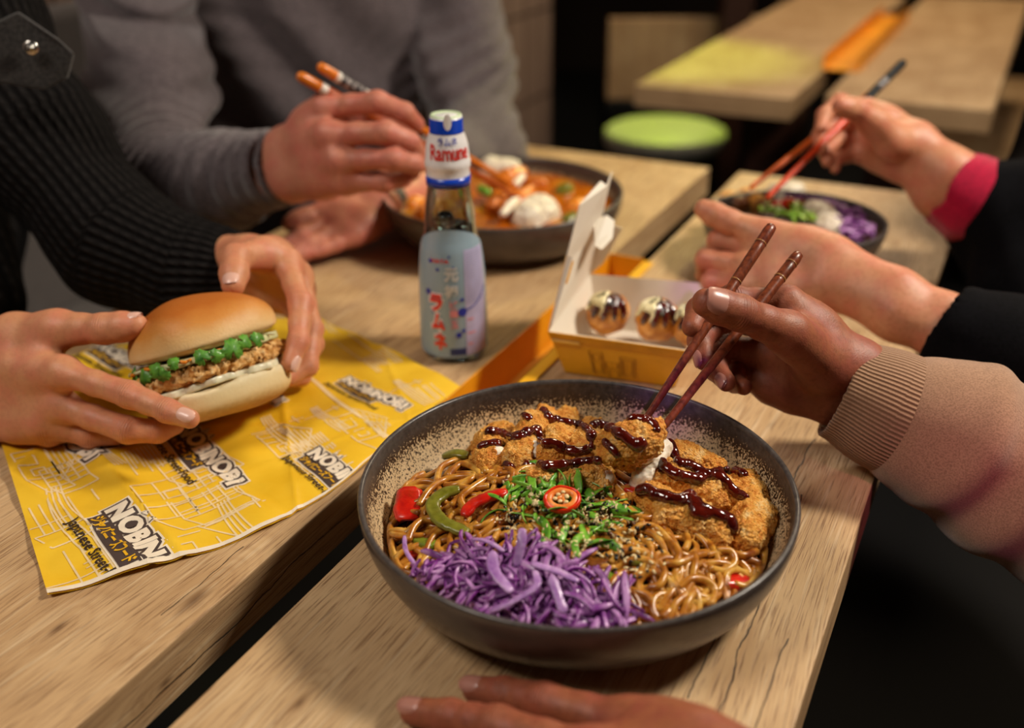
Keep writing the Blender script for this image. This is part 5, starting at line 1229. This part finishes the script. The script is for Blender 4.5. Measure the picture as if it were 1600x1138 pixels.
# red cabbage
cb_ = NT('red_cabbage'); q1_ = cb_.noise(cb_.co(), 120., 3); uu = cb_.attr('ce')
cb_.set(base=cb_.mix(uu, cb_.ramp(q1_, [(.35, '#90499c'), (.62, '#cf9fd2')]), cb_.ramp(q1_, [(.4, '#541060'), (.7, '#8a2a94')])), rough=.3, spec=.5, sss=.12, sss_r=(.8, .4, 1.), sss_s=.003, normal=cb_.bump(q1_, .2, .0006)); M_cab = cb_.m
M_cab2 = veg('pale_cabbage', '#8e56a4', '#cda4d8', .25, '#6a2a84')
def shreds(name, spots, label, hfun, wr=(.0022, .0050), lr=(6, 13), step=.0032, m=M_cab, lift=(0, .010), thick=.0009, clamp=clampP):
    V = []; F = []; E = []
    for (x, y) in spots:
        a = R_.uniform(0, 2*PI); k = R_.uniform(-.28, .28); n = R_.randint(*lr); wd = R_.uniform(*wr); ro = R_.uniform(-1.3, 1.3); dr = R_.uniform(-.15, .15); z = R_.uniform(*lift); dz = R_.uniform(-.0012, .0012); P = []
        for i in range(n):
            x, y = clamp(x, y); P.append(A(x, y, TZ+max(hfun(x, y)+.0008, hfun(x, y)+z+dz*i*.6-.00012*(i-n/2)**2))); a += k+R_.uniform(-.1, .1); x += step*math.cos(a); y += step*math.sin(a)
        b_ = len(V)
        for i, p in enumerate(P):
            t_ = nrm(P[min(i+1, n-1)]-P[max(i-1, 0)]); s_ = nrm(np.cross(A(0, 0, 1), t_)); u_ = np.cross(t_, s_); r_ = ro+dr*i; s2 = s_*math.cos(r_)+u_*math.sin(r_); u2 = u_*math.cos(r_)-s_*math.sin(r_)
            w_ = wd*.5*(1-.6*abs(2*i/(n-1)-1)**4)
            for (sx_, ux_) in ((-1, .5), (-.5, 1), (.5, 1), (1, .5), (1, -.5), (.5, -1), (-.5, -1), (-1, -.5)): V.append(p+s2*w_*sx_+u2*thick*ux_); E.append(1. if abs(sx_) == 1 else .12)
        for i in range(n-1):
            for q in range(8): F.append((b_+i*8+q, b_+i*8+(q+1) % 8, b_+(i+1)*8+(q+1) % 8, b_+(i+1)*8+q))
        F += [tuple(b_+q for q in range(8))[::-1], tuple(b_+(n-1)*8+q for q in range(8))]
    return mesh_obj(name, V, F, m, None, True, attrs=dict(ce=E))
P_cab = [(645, 875), (668, 880), (695, 880), (720, 868), (750, 872), (795, 868), (850, 885), (900, 903), (940, 926), (970, 948), (985, 970), (930, 975), (860, 972), (790, 960), (730, 935), (680, 905), (648, 880)]
def cab_h(x, y): return bed_h(x, y)+.004
sp = []
while len(sp) < 420:
    px, py = R_.uniform(630, 1005), R_.uniform(835, 980)
    if in_poly(px, py, P_cab): p = Wb(px, py, .008); sp.append((p[0], p[1]))
tag(shreds('red_cabbage', sp, '', cab_h, wr=(.0020, .0052), lr=(5, 10), lift=(0, .009)), 'shredded purple cabbage heaped along the front of the large bowl', 'cabbage', kind='stuff')
for pts_, wd in (([(632, 838, .012), (634, 860, .012), (648, 882, .010)], .0038), ([(816, 826, .024), (814, 850, .020), (806, 885, .012)], .0070), ([(738, 842, .014), (762, 846, .016), (788, 862, .012)], .0042), ([(770, 862, .018), (772, 890, .018), (800, 925, .015)], .0090), ([(765, 955, .015), (800, 940, .019), (838, 915, .021), (835, 892, .019)], .0056), ([(862, 900, .019), (872, 930, .018), (882, 958, .015)], .0078), ([(830, 880, .018), (870, 892, .018), (905, 908, .016)], .0064)):
    o = pepper('cabbage_shred', pts_, wd*.78, .0010, M_cab2, 'x', z0=.046, grp=None); o['label'] = {(632): 'thin cabbage shred curling up the left bowl wall', 816: 'upright pale cabbage shred standing in the middle of the heap', 738: 'violet cabbage shred arching at the top of the heap', 770: 'wide pale cabbage shred in the middle of the heap', 765: 'long curved cabbage shred near the front rim', 862: 'broad pale cabbage shred right of the long curved one', 830: 'smooth violet cabbage shred pointing to the right'}[pts_[0][0]]; o['category'] = 'cabbage'; o['group'] = 'single cabbage shreds on the heap'

# spring onion, sesame, chilli ring
M_so = veg('spring_onion', '#2f7d12', '#8fc83a', .3, '#1f5a10')
P_so = [(778, 775), (800, 760), (850, 745), (870, 748), (930, 760), (962, 780), (968, 810), (950, 830), (912, 858), (885, 862), (850, 835), (820, 812), (785, 800)]
def so_h(x, y): return bed_h(x, y)+.0035
sp = []
while len(sp) < 85:
    px, py = R_.uniform(775, 970), R_.uniform(745, 862)
    if in_poly(px, py, P_so): p = Wb(px, py, .006); sp.append((p[0], p[1]))
tag(shreds('spring_onion', sp, '', so_h, wr=(.0026, .0058), lr=(4, 10), step=.0030, m=M_so, lift=(.001, .009), thick=.00045), 'green sliced spring onion heaped under the red chilli ring', 'spring onion', kind='stuff')
M_ses = plain('white_sesame', '#e6cf9a', .35, 200, .15); M_seb = plain('black_sesame', '#17120f', .3, 200, .2)
foodV = []; foodF = []
for o in (nob, bedo, bpy.data.objects['spring_onion']):
    M_ = o.matrix_world; b_ = len(foodV); foodV += [tuple(M_ @ v.co) if o is not bedo else tuple(v.co) for v in o.data.vertices]; foodF += [tuple(b_+i for i in p.vertices) for p in o.data.polygons]
for o, V, F in ksurf: b_ = len(foodV); foodV += [tuple(v) for v in V]; foodF += [tuple(int(q)+b_ for q in f) for f in F]
fb = BVHTree.FromPolygons(foodV, foodF)
def seeds(name, n, m, label, cl):
    b = MB(); k = 0
    while k < n:
        cx_, cy_, s_ = R_.choice(cl); px, py = R_.gauss(cx_, s_), R_.gauss(cy_, s_*.75)
        if not (770 < px < 1060 and 738 < py < 905): continue
        d = ray(px, py); hit, n_, idx, dist = fb.ray_cast(Vector(CAM), Vector(d/np.linalg.norm(d)))
        if hit is None: continue
        n_ = np.array(n_); a = R_.uniform(0, 6.28); t_ = nrm(np.cross(n_, A(math.cos(a), math.sin(a), .3))); c = np.array(hit)+n_*.0004; b.tube([c-t_*.0018, c-t_*.0011, c, c+t_*.0010, c+t_*.0016], [.00015, .00070, .00096, .00074, .0002], 6, squash=.65, up=n_); k += 1
    return tag(b.build(name, m), label, 'sesame', kind='stuff')
cl = [(825, 790, 22), (800, 818, 12), (935, 790, 20), (830, 780, 24), (925, 800, 22), (905, 810, 30), (950, 800, 20), (985, 830, 22), (860, 830, 26), (960, 860, 30), (880, 870, 20), (1000, 880, 26), (900, 840, 30)]
seeds('white_sesame', 330, M_ses, 'pale sesame seeds scattered over the spring onion and noodles', cl)
seeds('black_sesame', 190, M_seb, 'black sesame seeds scattered over the spring onion and noodles', cl)
cc_ = Wb(878, 779, .017); nv = nrm(A(-.05, -.35, 1)); e1 = nrm(np.cross(A(0, 1, 0), nv)); e2 = np.cross(nv, e1)
def ring_r(a): return .0106*(1-.13*max(0, math.cos(a-2.2))**3-.16*max(0, math.cos(a+.55-PI/2))**6+.05*math.cos(2*a))
cs = empty('chilli_slice', cc_, 'red and orange chilli ring with seeds on top of the spring onion', 'chilli')
M_ch = veg('chilli_skin', '#d42008', '#ee3d10', .12, '#d01c08'); M_cf = veg('chilli_flesh', '#f0762a', '#f8a04a', .25, '#f08030'); M_cs = plain('chilli_seed', '#f0d498', .35)
def ringtube(r_in, r_out, hz, m, nm):
    V = []; F = []; n = 64; q = 12
    for i in range(n):
        a = 2*PI*i/n; R0 = ring_r(a)
        for k in range(q):
            t_ = 2*PI*k/q; rr = R0+(r_out+r_in)/2+(r_out-r_in)/2*math.cos(t_); V.append(cc_+(e1*math.cos(a)+e2*math.sin(a))*rr+nv*hz*math.sin(t_))
    for i in range(n):
        for k in range(q): i2 = (i+1) % n; F.append((i*q+k, i2*q+k, i2*q+(k+1) % q, i*q+(k+1) % q))
    return mesh_obj(nm, V, F, m, cs)
ringtube(-.0022, .0006, .0022, M_ch, 'chilli_skin'); ringtube(-.0052, -.0010, .0021, M_cf, 'chilli_flesh')
b = MB()
for a in (.9, 2.9, 4.9): b.tube([cc_+(e1*math.cos(a)+e2*math.sin(a))*.0075, cc_+(e1*math.cos(a+.3)+e2*math.sin(a+.3))*.0035, cc_+nv*.0006], [.0014, .0011, .0016], 8)
b.build('chilli_membrane', M_cf, cs)
for k in range(7):
    a = 1.0*k+.3; p = cc_+(e1*math.cos(a)+e2*math.sin(a))*(.0030+.0012*(k % 2))+nv*.0012; b = MB(); b.lathe([(max(.00005, .0015*math.sin(PI*i/8)), -.0009*math.cos(PI*i/8)) for i in range(9)], p, 12); b.build('chilli_seed', M_cs, cs)
# ================================================================== BURGER
bgc = Q(322, 553, .782); ax_u = nrm(cU*.95-cR*.265+(-cF)*.13); ax_r = nrm(cR*.96+cU*.275); ax_r = nrm(ax_r-ax_u*(ax_r@ax_u)); ax_f = np.cross(ax_u, ax_r)      # up, right, towards the back
if ax_f@cF < 0: ax_f = -ax_f
def B3(x, y, z): return bgc+ax_r*x+ax_f*y+ax_u*z
def bmesh_part(name, V, F, m, parent, **k): return put(fast_mesh(name, V, F, m, None, **k), parent)
bur = empty('burger', bgc-ax_u*.045, 'chicken burger in glossy bun with coriander, held in both hands', 'burger')
def bsdf(name, fn, ext, h, m, sm=0):
    """a part given by a height field style field fn(x, y, z) in the burger's own axes"""
    xs = [np.arange(-e-.006, e+.006, h) for e in ext[:2]]+[np.arange(ext[2]-.004, ext[3]+.004, h)]
    X, Y, Z = np.meshgrid(*xs, indexing='ij'); f = fn(X, Y, Z).astype(np.float32); V, F = surfnet(f, np.array([xs[0][0], xs[1][0], xs[2][0]]), h)
    V = bgc+V[:, :1]*ax_r+V[:, 1:2]*ax_f+V[:, 2:3]*ax_u
    if np.linalg.det(np.stack([ax_r, ax_f, ax_u])) < 0: F = F[:, ::-1]
    o = fast_mesh(name, V, F, m, None, smooth_it=sm); return put(o, bur)
bt = NT('bun_crust'); bx_, by_, bz_ = bt.sep(bt.co()); bh = bt.attr('bh'); n1 = bt.noise(bt.co(), 60., 3); n2 = bt.noise(bt.co(), 500., 3)
bt.set(base=bt.ramp(bt.math('ADD', bh, bt.math('MULTIPLY', bt.math('SUBTRACT', n1, .5), .25)), [(.0, '#e6cb98'), (.30, '#dfb273'), (.55, '#cf8a3c'), (.85, '#b5652075'[:7])]), rough=.50, spec=.4, normal=bt.bump(n2, .3, .0010), sss=.08, sss_r=(1., .6, .3), sss_s=.004)
RB = .0575
def ell_f(X, Y, Z, c, r):
    k = np.sqrt(((X)/r[0])**2+((Y)/r[1])**2+((Z-c)/r[2])**2); return (k-1)*min(r)
def top_f(X, Y, Z):
    rr = np.sqrt(X**2+Y**2); z0 = .0055; a = np.sqrt((rr/RB)**2.35+(np.maximum(Z-z0-.004, 0)/.036)**2.1+(np.maximum(-(Z-z0-.004), 0)/.008)**2.)
    return (a-1)*.02+.0010*wob(X, Y, Z, 60, 5, 2)
def bot_f(X, Y, Z):
    rr = np.sqrt(X**2+Y**2); z1 = -.0193+.0022*np.sin(X*90+1)*np.cos(Y*60); zc = -.0335; a = np.sqrt((rr/(RB*.985))**4.5+(np.maximum(Z-zc, 0)/(z1-zc))**9+(np.maximum(zc-Z, 0)/.0145)**2.2)
    return (a-1)*.016+.0010*wob(X, Y, Z, 55, 5, 3)
def part_h(o, lo, hi, inv=False):
    V = np.empty(len(o.data.vertices)*3, np.float32); o.data.vertices.foreach_get('co', V); V = V.reshape(-1, 3); z = ((V-bgc)@ax_u-lo)/(hi-lo); z = np.clip(1-z if inv else z, 0, 1)
    at = o.data.attributes.new('bh', 'FLOAT', 'POINT'); at.data.foreach_set('value', z.astype(np.float32))
o = bsdf('top_bun', top_f, (RB+.004, RB+.004, -.006, .052), .0013, bt.m); part_h(o, .004, .042)
bb_ = NT('bun_base'); bh = bb_.attr('bh'); n1 = bb_.noise(bb_.co(), 300., 4); bb_.set(base=bb_.ramp(bb_.math('ADD', bh, bb_.math('MULTIPLY', bb_.math('SUBTRACT', n1, .5), .2)), [(0., '#f2e3bd'), (.3, '#ead3a0'), (.62, '#dfc088'), (.9, '#b98444')]), rough=.62, sss=.08, sss_r=(1., .7, .4), sss_s=.004, normal=bb_.bump(n1, .25, .001))
o = bsdf('bottom_bun', bot_f, (RB+.004, RB+.004, -.054, -.012), .0013, bb_.m); part_h(o, -.048, -.020, True)
may = NT('mayonnaise', base='#f3e9c8', rough=.25, sss=.1).m
bsdf('mayonnaise', lambda X, Y, Z: np.maximum(np.sqrt(X**2+Y**2)-(.0560+.0022*np.sin(np.arctan2(Y, X)*9)+.0012*np.sin(np.arctan2(Y, X)*23)), np.abs(Z+.0195-.0012*np.sin(X*70))-.0030)+.0002, (RB+.002, RB+.002, -.026, -.012), .0012, may, 2)
pc = NT('patty_crust'); c1 = pc.noise(pc.co(), 170., 4, .6); c2 = pc.noise(pc.co(), 900., 3)
pc.set(base=pc.ramp(pc.math('ADD', pc.math('MULTIPLY', c1, .6), pc.math('MULTIPLY', c2, .4)), [(.32, '#a86422'), (.44, '#dc9a44'), (.55, '#f0c07a'), (.70, '#fae2b4')]), rough=.5, normal=pc.bump(c2, .9, .0014))
def pat_f(X, Y, Z):
    rr = np.sqrt(X**2+Y**2); R0 = .0572+.0018*np.sin(np.arctan2(Y, X)*5+1); a = np.sqrt((rr/R0)**5+(np.abs(Z+.0105)/.0088)**2.6)
    return (a-1)*.009-.0013*vnoise(X, Y, Z, 230, 3)-.0011*vnoise(X, Y, Z, 480, 4)-.0012*vnoise(X, Y, Z, 90, 5)
bsdf('chicken_patty', pat_f, (RB+.005, RB+.005, -.022, .001), .0010, pc.m)
# filling between bun and patty
rf = random.Random(3); front = lambda: -PI/2+rf.uniform(-1.35, 1.35)
def rim_pt(a, r, z): return B3(r*math.cos(a), r*math.sin(a), z)
M_pick = veg('cucumber_slice', '#c9cf90', '#e6e6bc', .2, '#b8c070'); M_car = veg('carrot', '#e0801c', '#f09a30', .25, '#d87010'); M_cor = veg('coriander', '#2f7016', '#6aa832', .5, '#205a10')
sl = NT('lettuce', base='#d8dfa6', rough=.35, sss=.1).m
bsdf('cucumber_bed', lambda X, Y, Z: np.maximum(np.sqrt(X**2+Y**2)-(.0545+.0015*np.sin(np.arctan2(Y, X)*13)), np.abs(Z-.0000)-.0028)+.0004*np.sin(X*300), (RB, RB, -.006, .006), .0011, M_pick, 1)
for k in range(11):
    a = -PI/2-1.3+2.6*k/10+rf.uniform(-.06, .06); b = MB(); z = rf.uniform(-.0015, .0030); t_ = rf.uniform(-.25, .25)
    b.tube([rim_pt(a-.10, .0505, z), rim_pt(a-.03, .0575, z+t_*.004), rim_pt(a+.05, .0580, z-.001), rim_pt(a+.13, .0510, z)], [.0008, .0013, .0013, .0008], 8); b.build('carrot_shred' if k % 2 else 'cucumber_strip', M_car if k % 2 else M_pick, bur)
def coriander(a, r, z, s, tilt, spin):
    """a lobed leaf standing out of the filling"""
    c = rim_pt(a, r, z); out = nrm(rim_pt(a, 1, 0)-rim_pt(a, 0, 0)); side = np.cross(ax_u, out); n_ = nrm(out*math.cos(tilt)+ax_u*math.sin(tilt)); u_ = nrm(ax_u*math.cos(tilt)-out*math.sin(tilt)); u2 = u_*math.cos(spin)+side*math.sin(spin); s2 = side*math.cos(spin)-u_*math.sin(spin)
    V = []; F = []; N = 48
    for lay in (0, 1):
        V.append(c+n_*(.0010 if lay == 0 else .0004))
        for i in range(N):
            q = 2*PI*i/N; lob = .62+.30*abs(math.cos(1.5*q))**.6+.07*math.cos(12*q); rad = s*lob*(.35 if abs(q-PI) < .14 else 1)
            V.append(c+u2*math.cos(q)*rad+s2*math.sin(q)*rad+n_*(.0010-.35*rad*rad/s+(.0006 if lay == 0 else 0)+.0007*math.sin(3*q)))
    for i in range(N): j = (i+1) % N; F.append((0, 1+i, 1+j)); F.append((N+1, N+2+j, N+2+i)); F.append((1+i, N+2+i, N+2+j, 1+j))
    return mesh_obj('coriander_leaf', V, F, M_cor, bur)
for (a, r, z, s, tl_, sp_) in ((-2.62, .0560, -.0010, .0075, .2, .3), (-2.20, .0585, -.0030, .0068, .1, -.4), (-1.98, .0590, .0005, .0060, .3, .8), (-1.88, .0595, -.0040, .0058, -.1, 2.), (-1.70, .0590, .0020, .0050, .4, 1.), (-1.35, .0600, .0010, .0062, .2, -.5), (-1.18, .0605, -.0010, .0056, 0., 1.5),
                                (-.98, .0605, .0000, .0082, .1, .2), (-.80, .0600, .0025, .0058, .2, 2.3), (-.58, .0590, .0015, .0062, .1, -.8)):
    coriander(a, r, z, s*1.12, tl_, sp_)

# ================================================================== CURRY BOWL
cy = NT('curry_sauce'); n1 = cy.noise(cy.co(), 38., 4); cy.set(base=cy.ramp(n1, [(.3, '#8a3c04'), (.5, '#bc620a'), (.7, '#c98a18')]), rough=.18, coat=.5, coat_r=.1, normal=cy.bump(n1, .5, .004))
CH = .040
def curry_h(x, y): return CH+.0015*math.sin(x*90)*math.sin(y*70)
o = mound('curry', CC, CR_, .056, curry_h, cy.m, None, rmax=.926); tag(o, 'glossy orange brown curry sauce filling the bowl behind the bottle', 'curry', kind='stuff')
M_kk = veg('curry_cutlet', '#c65f0c', '#ee8e22', .3, '#b85008')
def clump(name, pts_, rads, z, m, label, cat, group=None, disp=.0014, h=.0016, kind=None):
    P = [W(q[0], q[1], z+(q[2] if len(q) > 2 else 0)) for q in pts_]
    pr = [cap(P[i], P[i+1], rads[i], rads[i+1]) for i in range(len(P)-1)] if len(P) > 1 else [ell(P[0], rads)]
    V, F = sdf_mesh([(pr, .008, 0)], h, disp=lambda X, Y, Z: disp*vnoise(X, Y, Z, 160, 2)+disp*.7*vnoise(X, Y, Z, 420, 4)); o = fast_mesh(name, V-P[0], F, m); o.location = Vector(P[0]); return tag(o, label, cat, group, kind)
rc_ = NT('rice'); rv = rc_.vor(rc_.map(rc_.co(), (1, 1, 1.3)), 230.); rc_.set(base=rc_.ramp(rv, [(.2, '#f4ead6'), (.75, '#d8c8ae')]), rough=.45, sss=.15, sss_r=(1., .9, .7), sss_s=.004, normal=rc_.bump(rv, -.8, .002)); M_rice = rc_.m
clump('rice', [(842, 336), (828, 344)], [.024, .022], .040, M_rice, 'white rice mound at the front of the curry bowl', 'rice', None, .0015, kind='stuff')
clump('rice', [(768, 262), (800, 262)], [.014, .012], .046, M_rice, 'pale rice showing at the back wall of the curry bowl', 'rice', None, .0015, kind='stuff')
for pts_, rads, z, lb_ in (([(772, 288, .004), (792, 283, .010), (812, 272, .014)], [.009, .0115, .010], .046, 'fried cutlet strip leaning up towards the back of the curry bowl'),
                           ([(792, 332), (808, 318, .004), (826, 302, .006)], [.010, .0115, .010], .046, 'fried cutlet strip beside the white rice in curry'),
                           ([(770, 322), (782, 312, .003), (800, 300, .005)], [.009, .010, .008], .044, 'fried cutlet strip seen just right of the soda bottle'),
                           ([(820, 286), (845, 290)], [.009, .009], .043, 'short fried cutlet strip under the back of the curry bowl')):
    o = clump('curry_cutlet', pts_, rads, z, M_kk, lb_, 'cutlet', 'fried cutlet strips in the curry')
for pts_, lb_, par in (([(786, 334, .010), (796, 322, .013), (806, 312, .014)], 'x', 1), ([(806, 288, .016), (816, 276, .020)], 'x', 0)):
    P = [W(q[0], q[1], .044+q[2]) for q in pts_]; V, F = sdf_mesh([(chain(P, [.0045]*len(P)), .004, 0)], .0012, disp=lambda X, Y, Z: .0006*vnoise(X, Y, Z, 300, 3))
    put(fast_mesh('chicken_meat', V, F, M_meat), bpy.data.objects['curry_cutlet' if par == 0 else 'curry_cutlet.001'])
for (px, py, r_, m_, nm, lb_, ct) in ((645, 320, .010, M_car, 'carrot_piece', 'orange carrot piece at the left wall of the curry bowl', 'carrot'), (655, 300, .009, M_kk, 'curry_piece', 'orange fried piece behind the leftmost carrot in the curry', 'cutlet'), (662, 335, .010, M_kk, 'curry_piece', 'orange fried piece beside the bottle in the left of the curry', 'cutlet'),
                                      (900, 325, .011, M_car, 'carrot_piece', 'orange carrot piece in the right half of curry', 'carrot'), (925, 315, .010, M_car, 'carrot_piece', 'rightmost orange carrot piece in the curry', 'carrot'), (880, 300, .010, M_gp, 'vegetable_piece', 'olive brown vegetable piece in the right half of curry', 'vegetable'), (890, 345, .009, M_gp, 'vegetable_piece', 'olive vegetable piece near the front wall right of the rice', 'vegetable')):
    clump(nm, [(px, py), (px+6, py-3)], [r_, r_*.9], .040, m_, lb_, ct)
clump('spring_onion_piece', [(752, 296), (762, 301)], [.0052, .0050], .052, M_so, 'bright green spring onion piece right of the bottle in the curry', 'spring onion', None, .0005)

# ================================================================== SMALLER RICE BOWL
RCc = A(RC[0], RC[1]); RH = .052
def rb_h(x, y): return .036+.010*max(0, 1-(math.hypot(x-RCc[0], y-RCc[1])/.08)**2)
o = mound('bowl_filling', RCc, RR_, RH, rb_h, M_bed, None, rmax=.84, n=48, rings=16); tag(o, 'brown sauced base under the toppings of the smaller bowl', 'food', kind='stuff')
clump('rice', [(1275, 340), (1295, 358)], [.020, .017], .042, M_rice, 'white rice mound at the front of the smaller bowl', 'rice', None, .0014, kind='stuff')
clump('rice', [(1215, 305), (1240, 300)], [.014, .013], .044, M_rice, 'white rice heap at the back of the smaller bowl under the chopstick tips', 'rice', None, .0014, kind='stuff')
def clampR(x, y):
    r = math.hypot(x-RCc[0], y-RCc[1]); 
    return (x, y) if r < .083 else (RCc[0]+(x-RCc[0])*.083/r, RCc[1]+(y-RCc[1])*.083/r)
sp = []
P_rc = [(1248, 292), (1300, 300), (1345, 318), (1372, 345), (1362, 368), (1335, 375), (1318, 350), (1290, 325), (1255, 315)]
while len(sp) < 110:
    px, py = R_.uniform(1245, 1375), R_.uniform(290, 378)
    if in_poly(px, py, P_rc): p = W(px, py, .050); sp.append((p[0], p[1]))
tag(shreds('red_cabbage', sp, '', lambda x, y: rb_h(x, y)+.006, wr=(.003, .006), lr=(5, 9), step=.0034, lift=(0, .010), clamp=clampR), 'shredded purple cabbage in the right half of the smaller bowl', 'cabbage', kind='stuff')
sp = []
while len(sp) < 40:
    px, py = R_.gauss(1245, 20), R_.gauss(334, 8); p = W(px, py, .052); sp.append((p[0], p[1]))
tag(shreds('lettuce', sp, '', lambda x, y: rb_h(x, y)+.008, wr=(.004, .008), lr=(4, 7), step=.0034, m=veg('lettuce_green', '#5f9a1c', '#b4d84a', .3, '#4a8414'), lift=(0, .006), clamp=clampR), 'bright green salad shreds in the middle of the smaller bowl', 'salad', kind='stuff')
clump('red_pepper_strip', [(1212, 322), (1232, 320), (1252, 320)], [.0055, .006, .005], .054, M_rp, 'red pepper strip at the middle of the smaller bowl', 'pepper', None, .0005)
clump('red_pepper_strip', [(1262, 366), (1280, 372), (1290, 373)], [.006, .0065, .005], .044, M_rp, 'red pepper strip at the front of the smaller bowl by the rice', 'pepper', None, .0005)
for k, (px, py) in enumerate(((1135, 312), (1155, 318), (1178, 314), (1195, 322), (1165, 306))):
    clump('meat_piece', [(px, py), (px+8, py-3)], [.0095, .0085], .042, M_on if k % 2 else M_crust, ('leftmost brown meat piece in the smaller bowl', 'crisp golden brown piece second from left in the smaller bowl', 'brown meat piece in the back left of the smaller bowl', 'brown meat piece beside the white rice heap under the chopsticks', 'brown meat piece against the back wall of the smaller bowl')[k], 'meat')

# ================================================================== TAKOYAKI
tk = NT('takoyaki_skin'); n1 = tk.noise(tk.co(), 90., 4); tk.set(base=tk.ramp(n1, [(.3, '#b0621c'), (.55, '#d9923a'), (.75, '#f0c27a')]), rough=.32, coat=.3, normal=tk.bump(n1, .4, .002))
M_mayo = plain('mayonnaise_drizzle', '#f0e2b0', .25); M_nori = plain('nori_flakes', '#3c3f30', .5, 300, .4)
for k, (px, py, dz, lb_) in enumerate(((950, 490, .030, 'left takoyaki ball with sauce and mayonnaise in the open box'), (1027, 500, .030, 'right takoyaki ball with sauce stripes in the open box'), (1085, 508, .029, 'rightmost takoyaki ball in the box, half hidden by the fingers'))):
    c = W(px, py, dz); V, F = sdf_mesh([([ell(c, (.0205, .0205, .0195))], .01, 0)], .0013, disp=lambda X, Y, Z: .0020*vnoise(X, Y, Z, 85, 2)+.0007*vnoise(X, Y, Z, 300, 3))
    o = fast_mesh('takoyaki_ball', V-c, F, tk.m); o.location = Vector(c); tag(o, lb_, 'takoyaki', 'takoyaki balls in the box')
    def on(a, b_, r=.0205): return c+A(math.cos(a)*math.cos(b_), math.sin(a)*math.cos(b_), math.sin(b_))*r
    pr = []
    for q in range(4):
        a0 = -2.4+.5*q; L = [on(a0+.25*t_/6, .15+t_*.19, .0208) for t_ in range(7)]; pr += chain(L, [.0016, .0024, .0022, .0026, .0022, .002, .0014])
    V, F = sdf_mesh([(pr, .003, 0)], .0009); put(fast_mesh('brown_sauce', V, F, M_sauce), o)
    pr = []
    for q in range(2):
        a0 = -2.95+.9*q; L = [on(a0+.15*math.sin(t_*1.2)+.02*t_, .30+t_*.17, .0214) for t_ in range(8)]; pr += chain(L, [.0010, .0014, .0016, .0018, .0020, .0018, .0016, .0012])
    pr.append(ell(on(-2.2, .9, .0205), (.008, .006, .004)))
    V, F = sdf_mesh([(pr, .003, 0)], .0009); put(fast_mesh('mayonnaise', V, F, M_mayo), o)
    b = MB()
    for q in range(26):
        p = on(rf.gauss(-1.9, .5), rf.gauss(1.0, .25), .0226); t_ = nrm(A(rf.uniform(-1, 1), rf.uniform(-1, 1), rf.uniform(-.5, .5))); b.tube([p-t_*.0030, p, p+t_*.0030], [.0005, .0022, .0005], 6, squash=.3)
    put(tag(b.build('nori_flakes', M_nori), None, None, kind='stuff'), o)
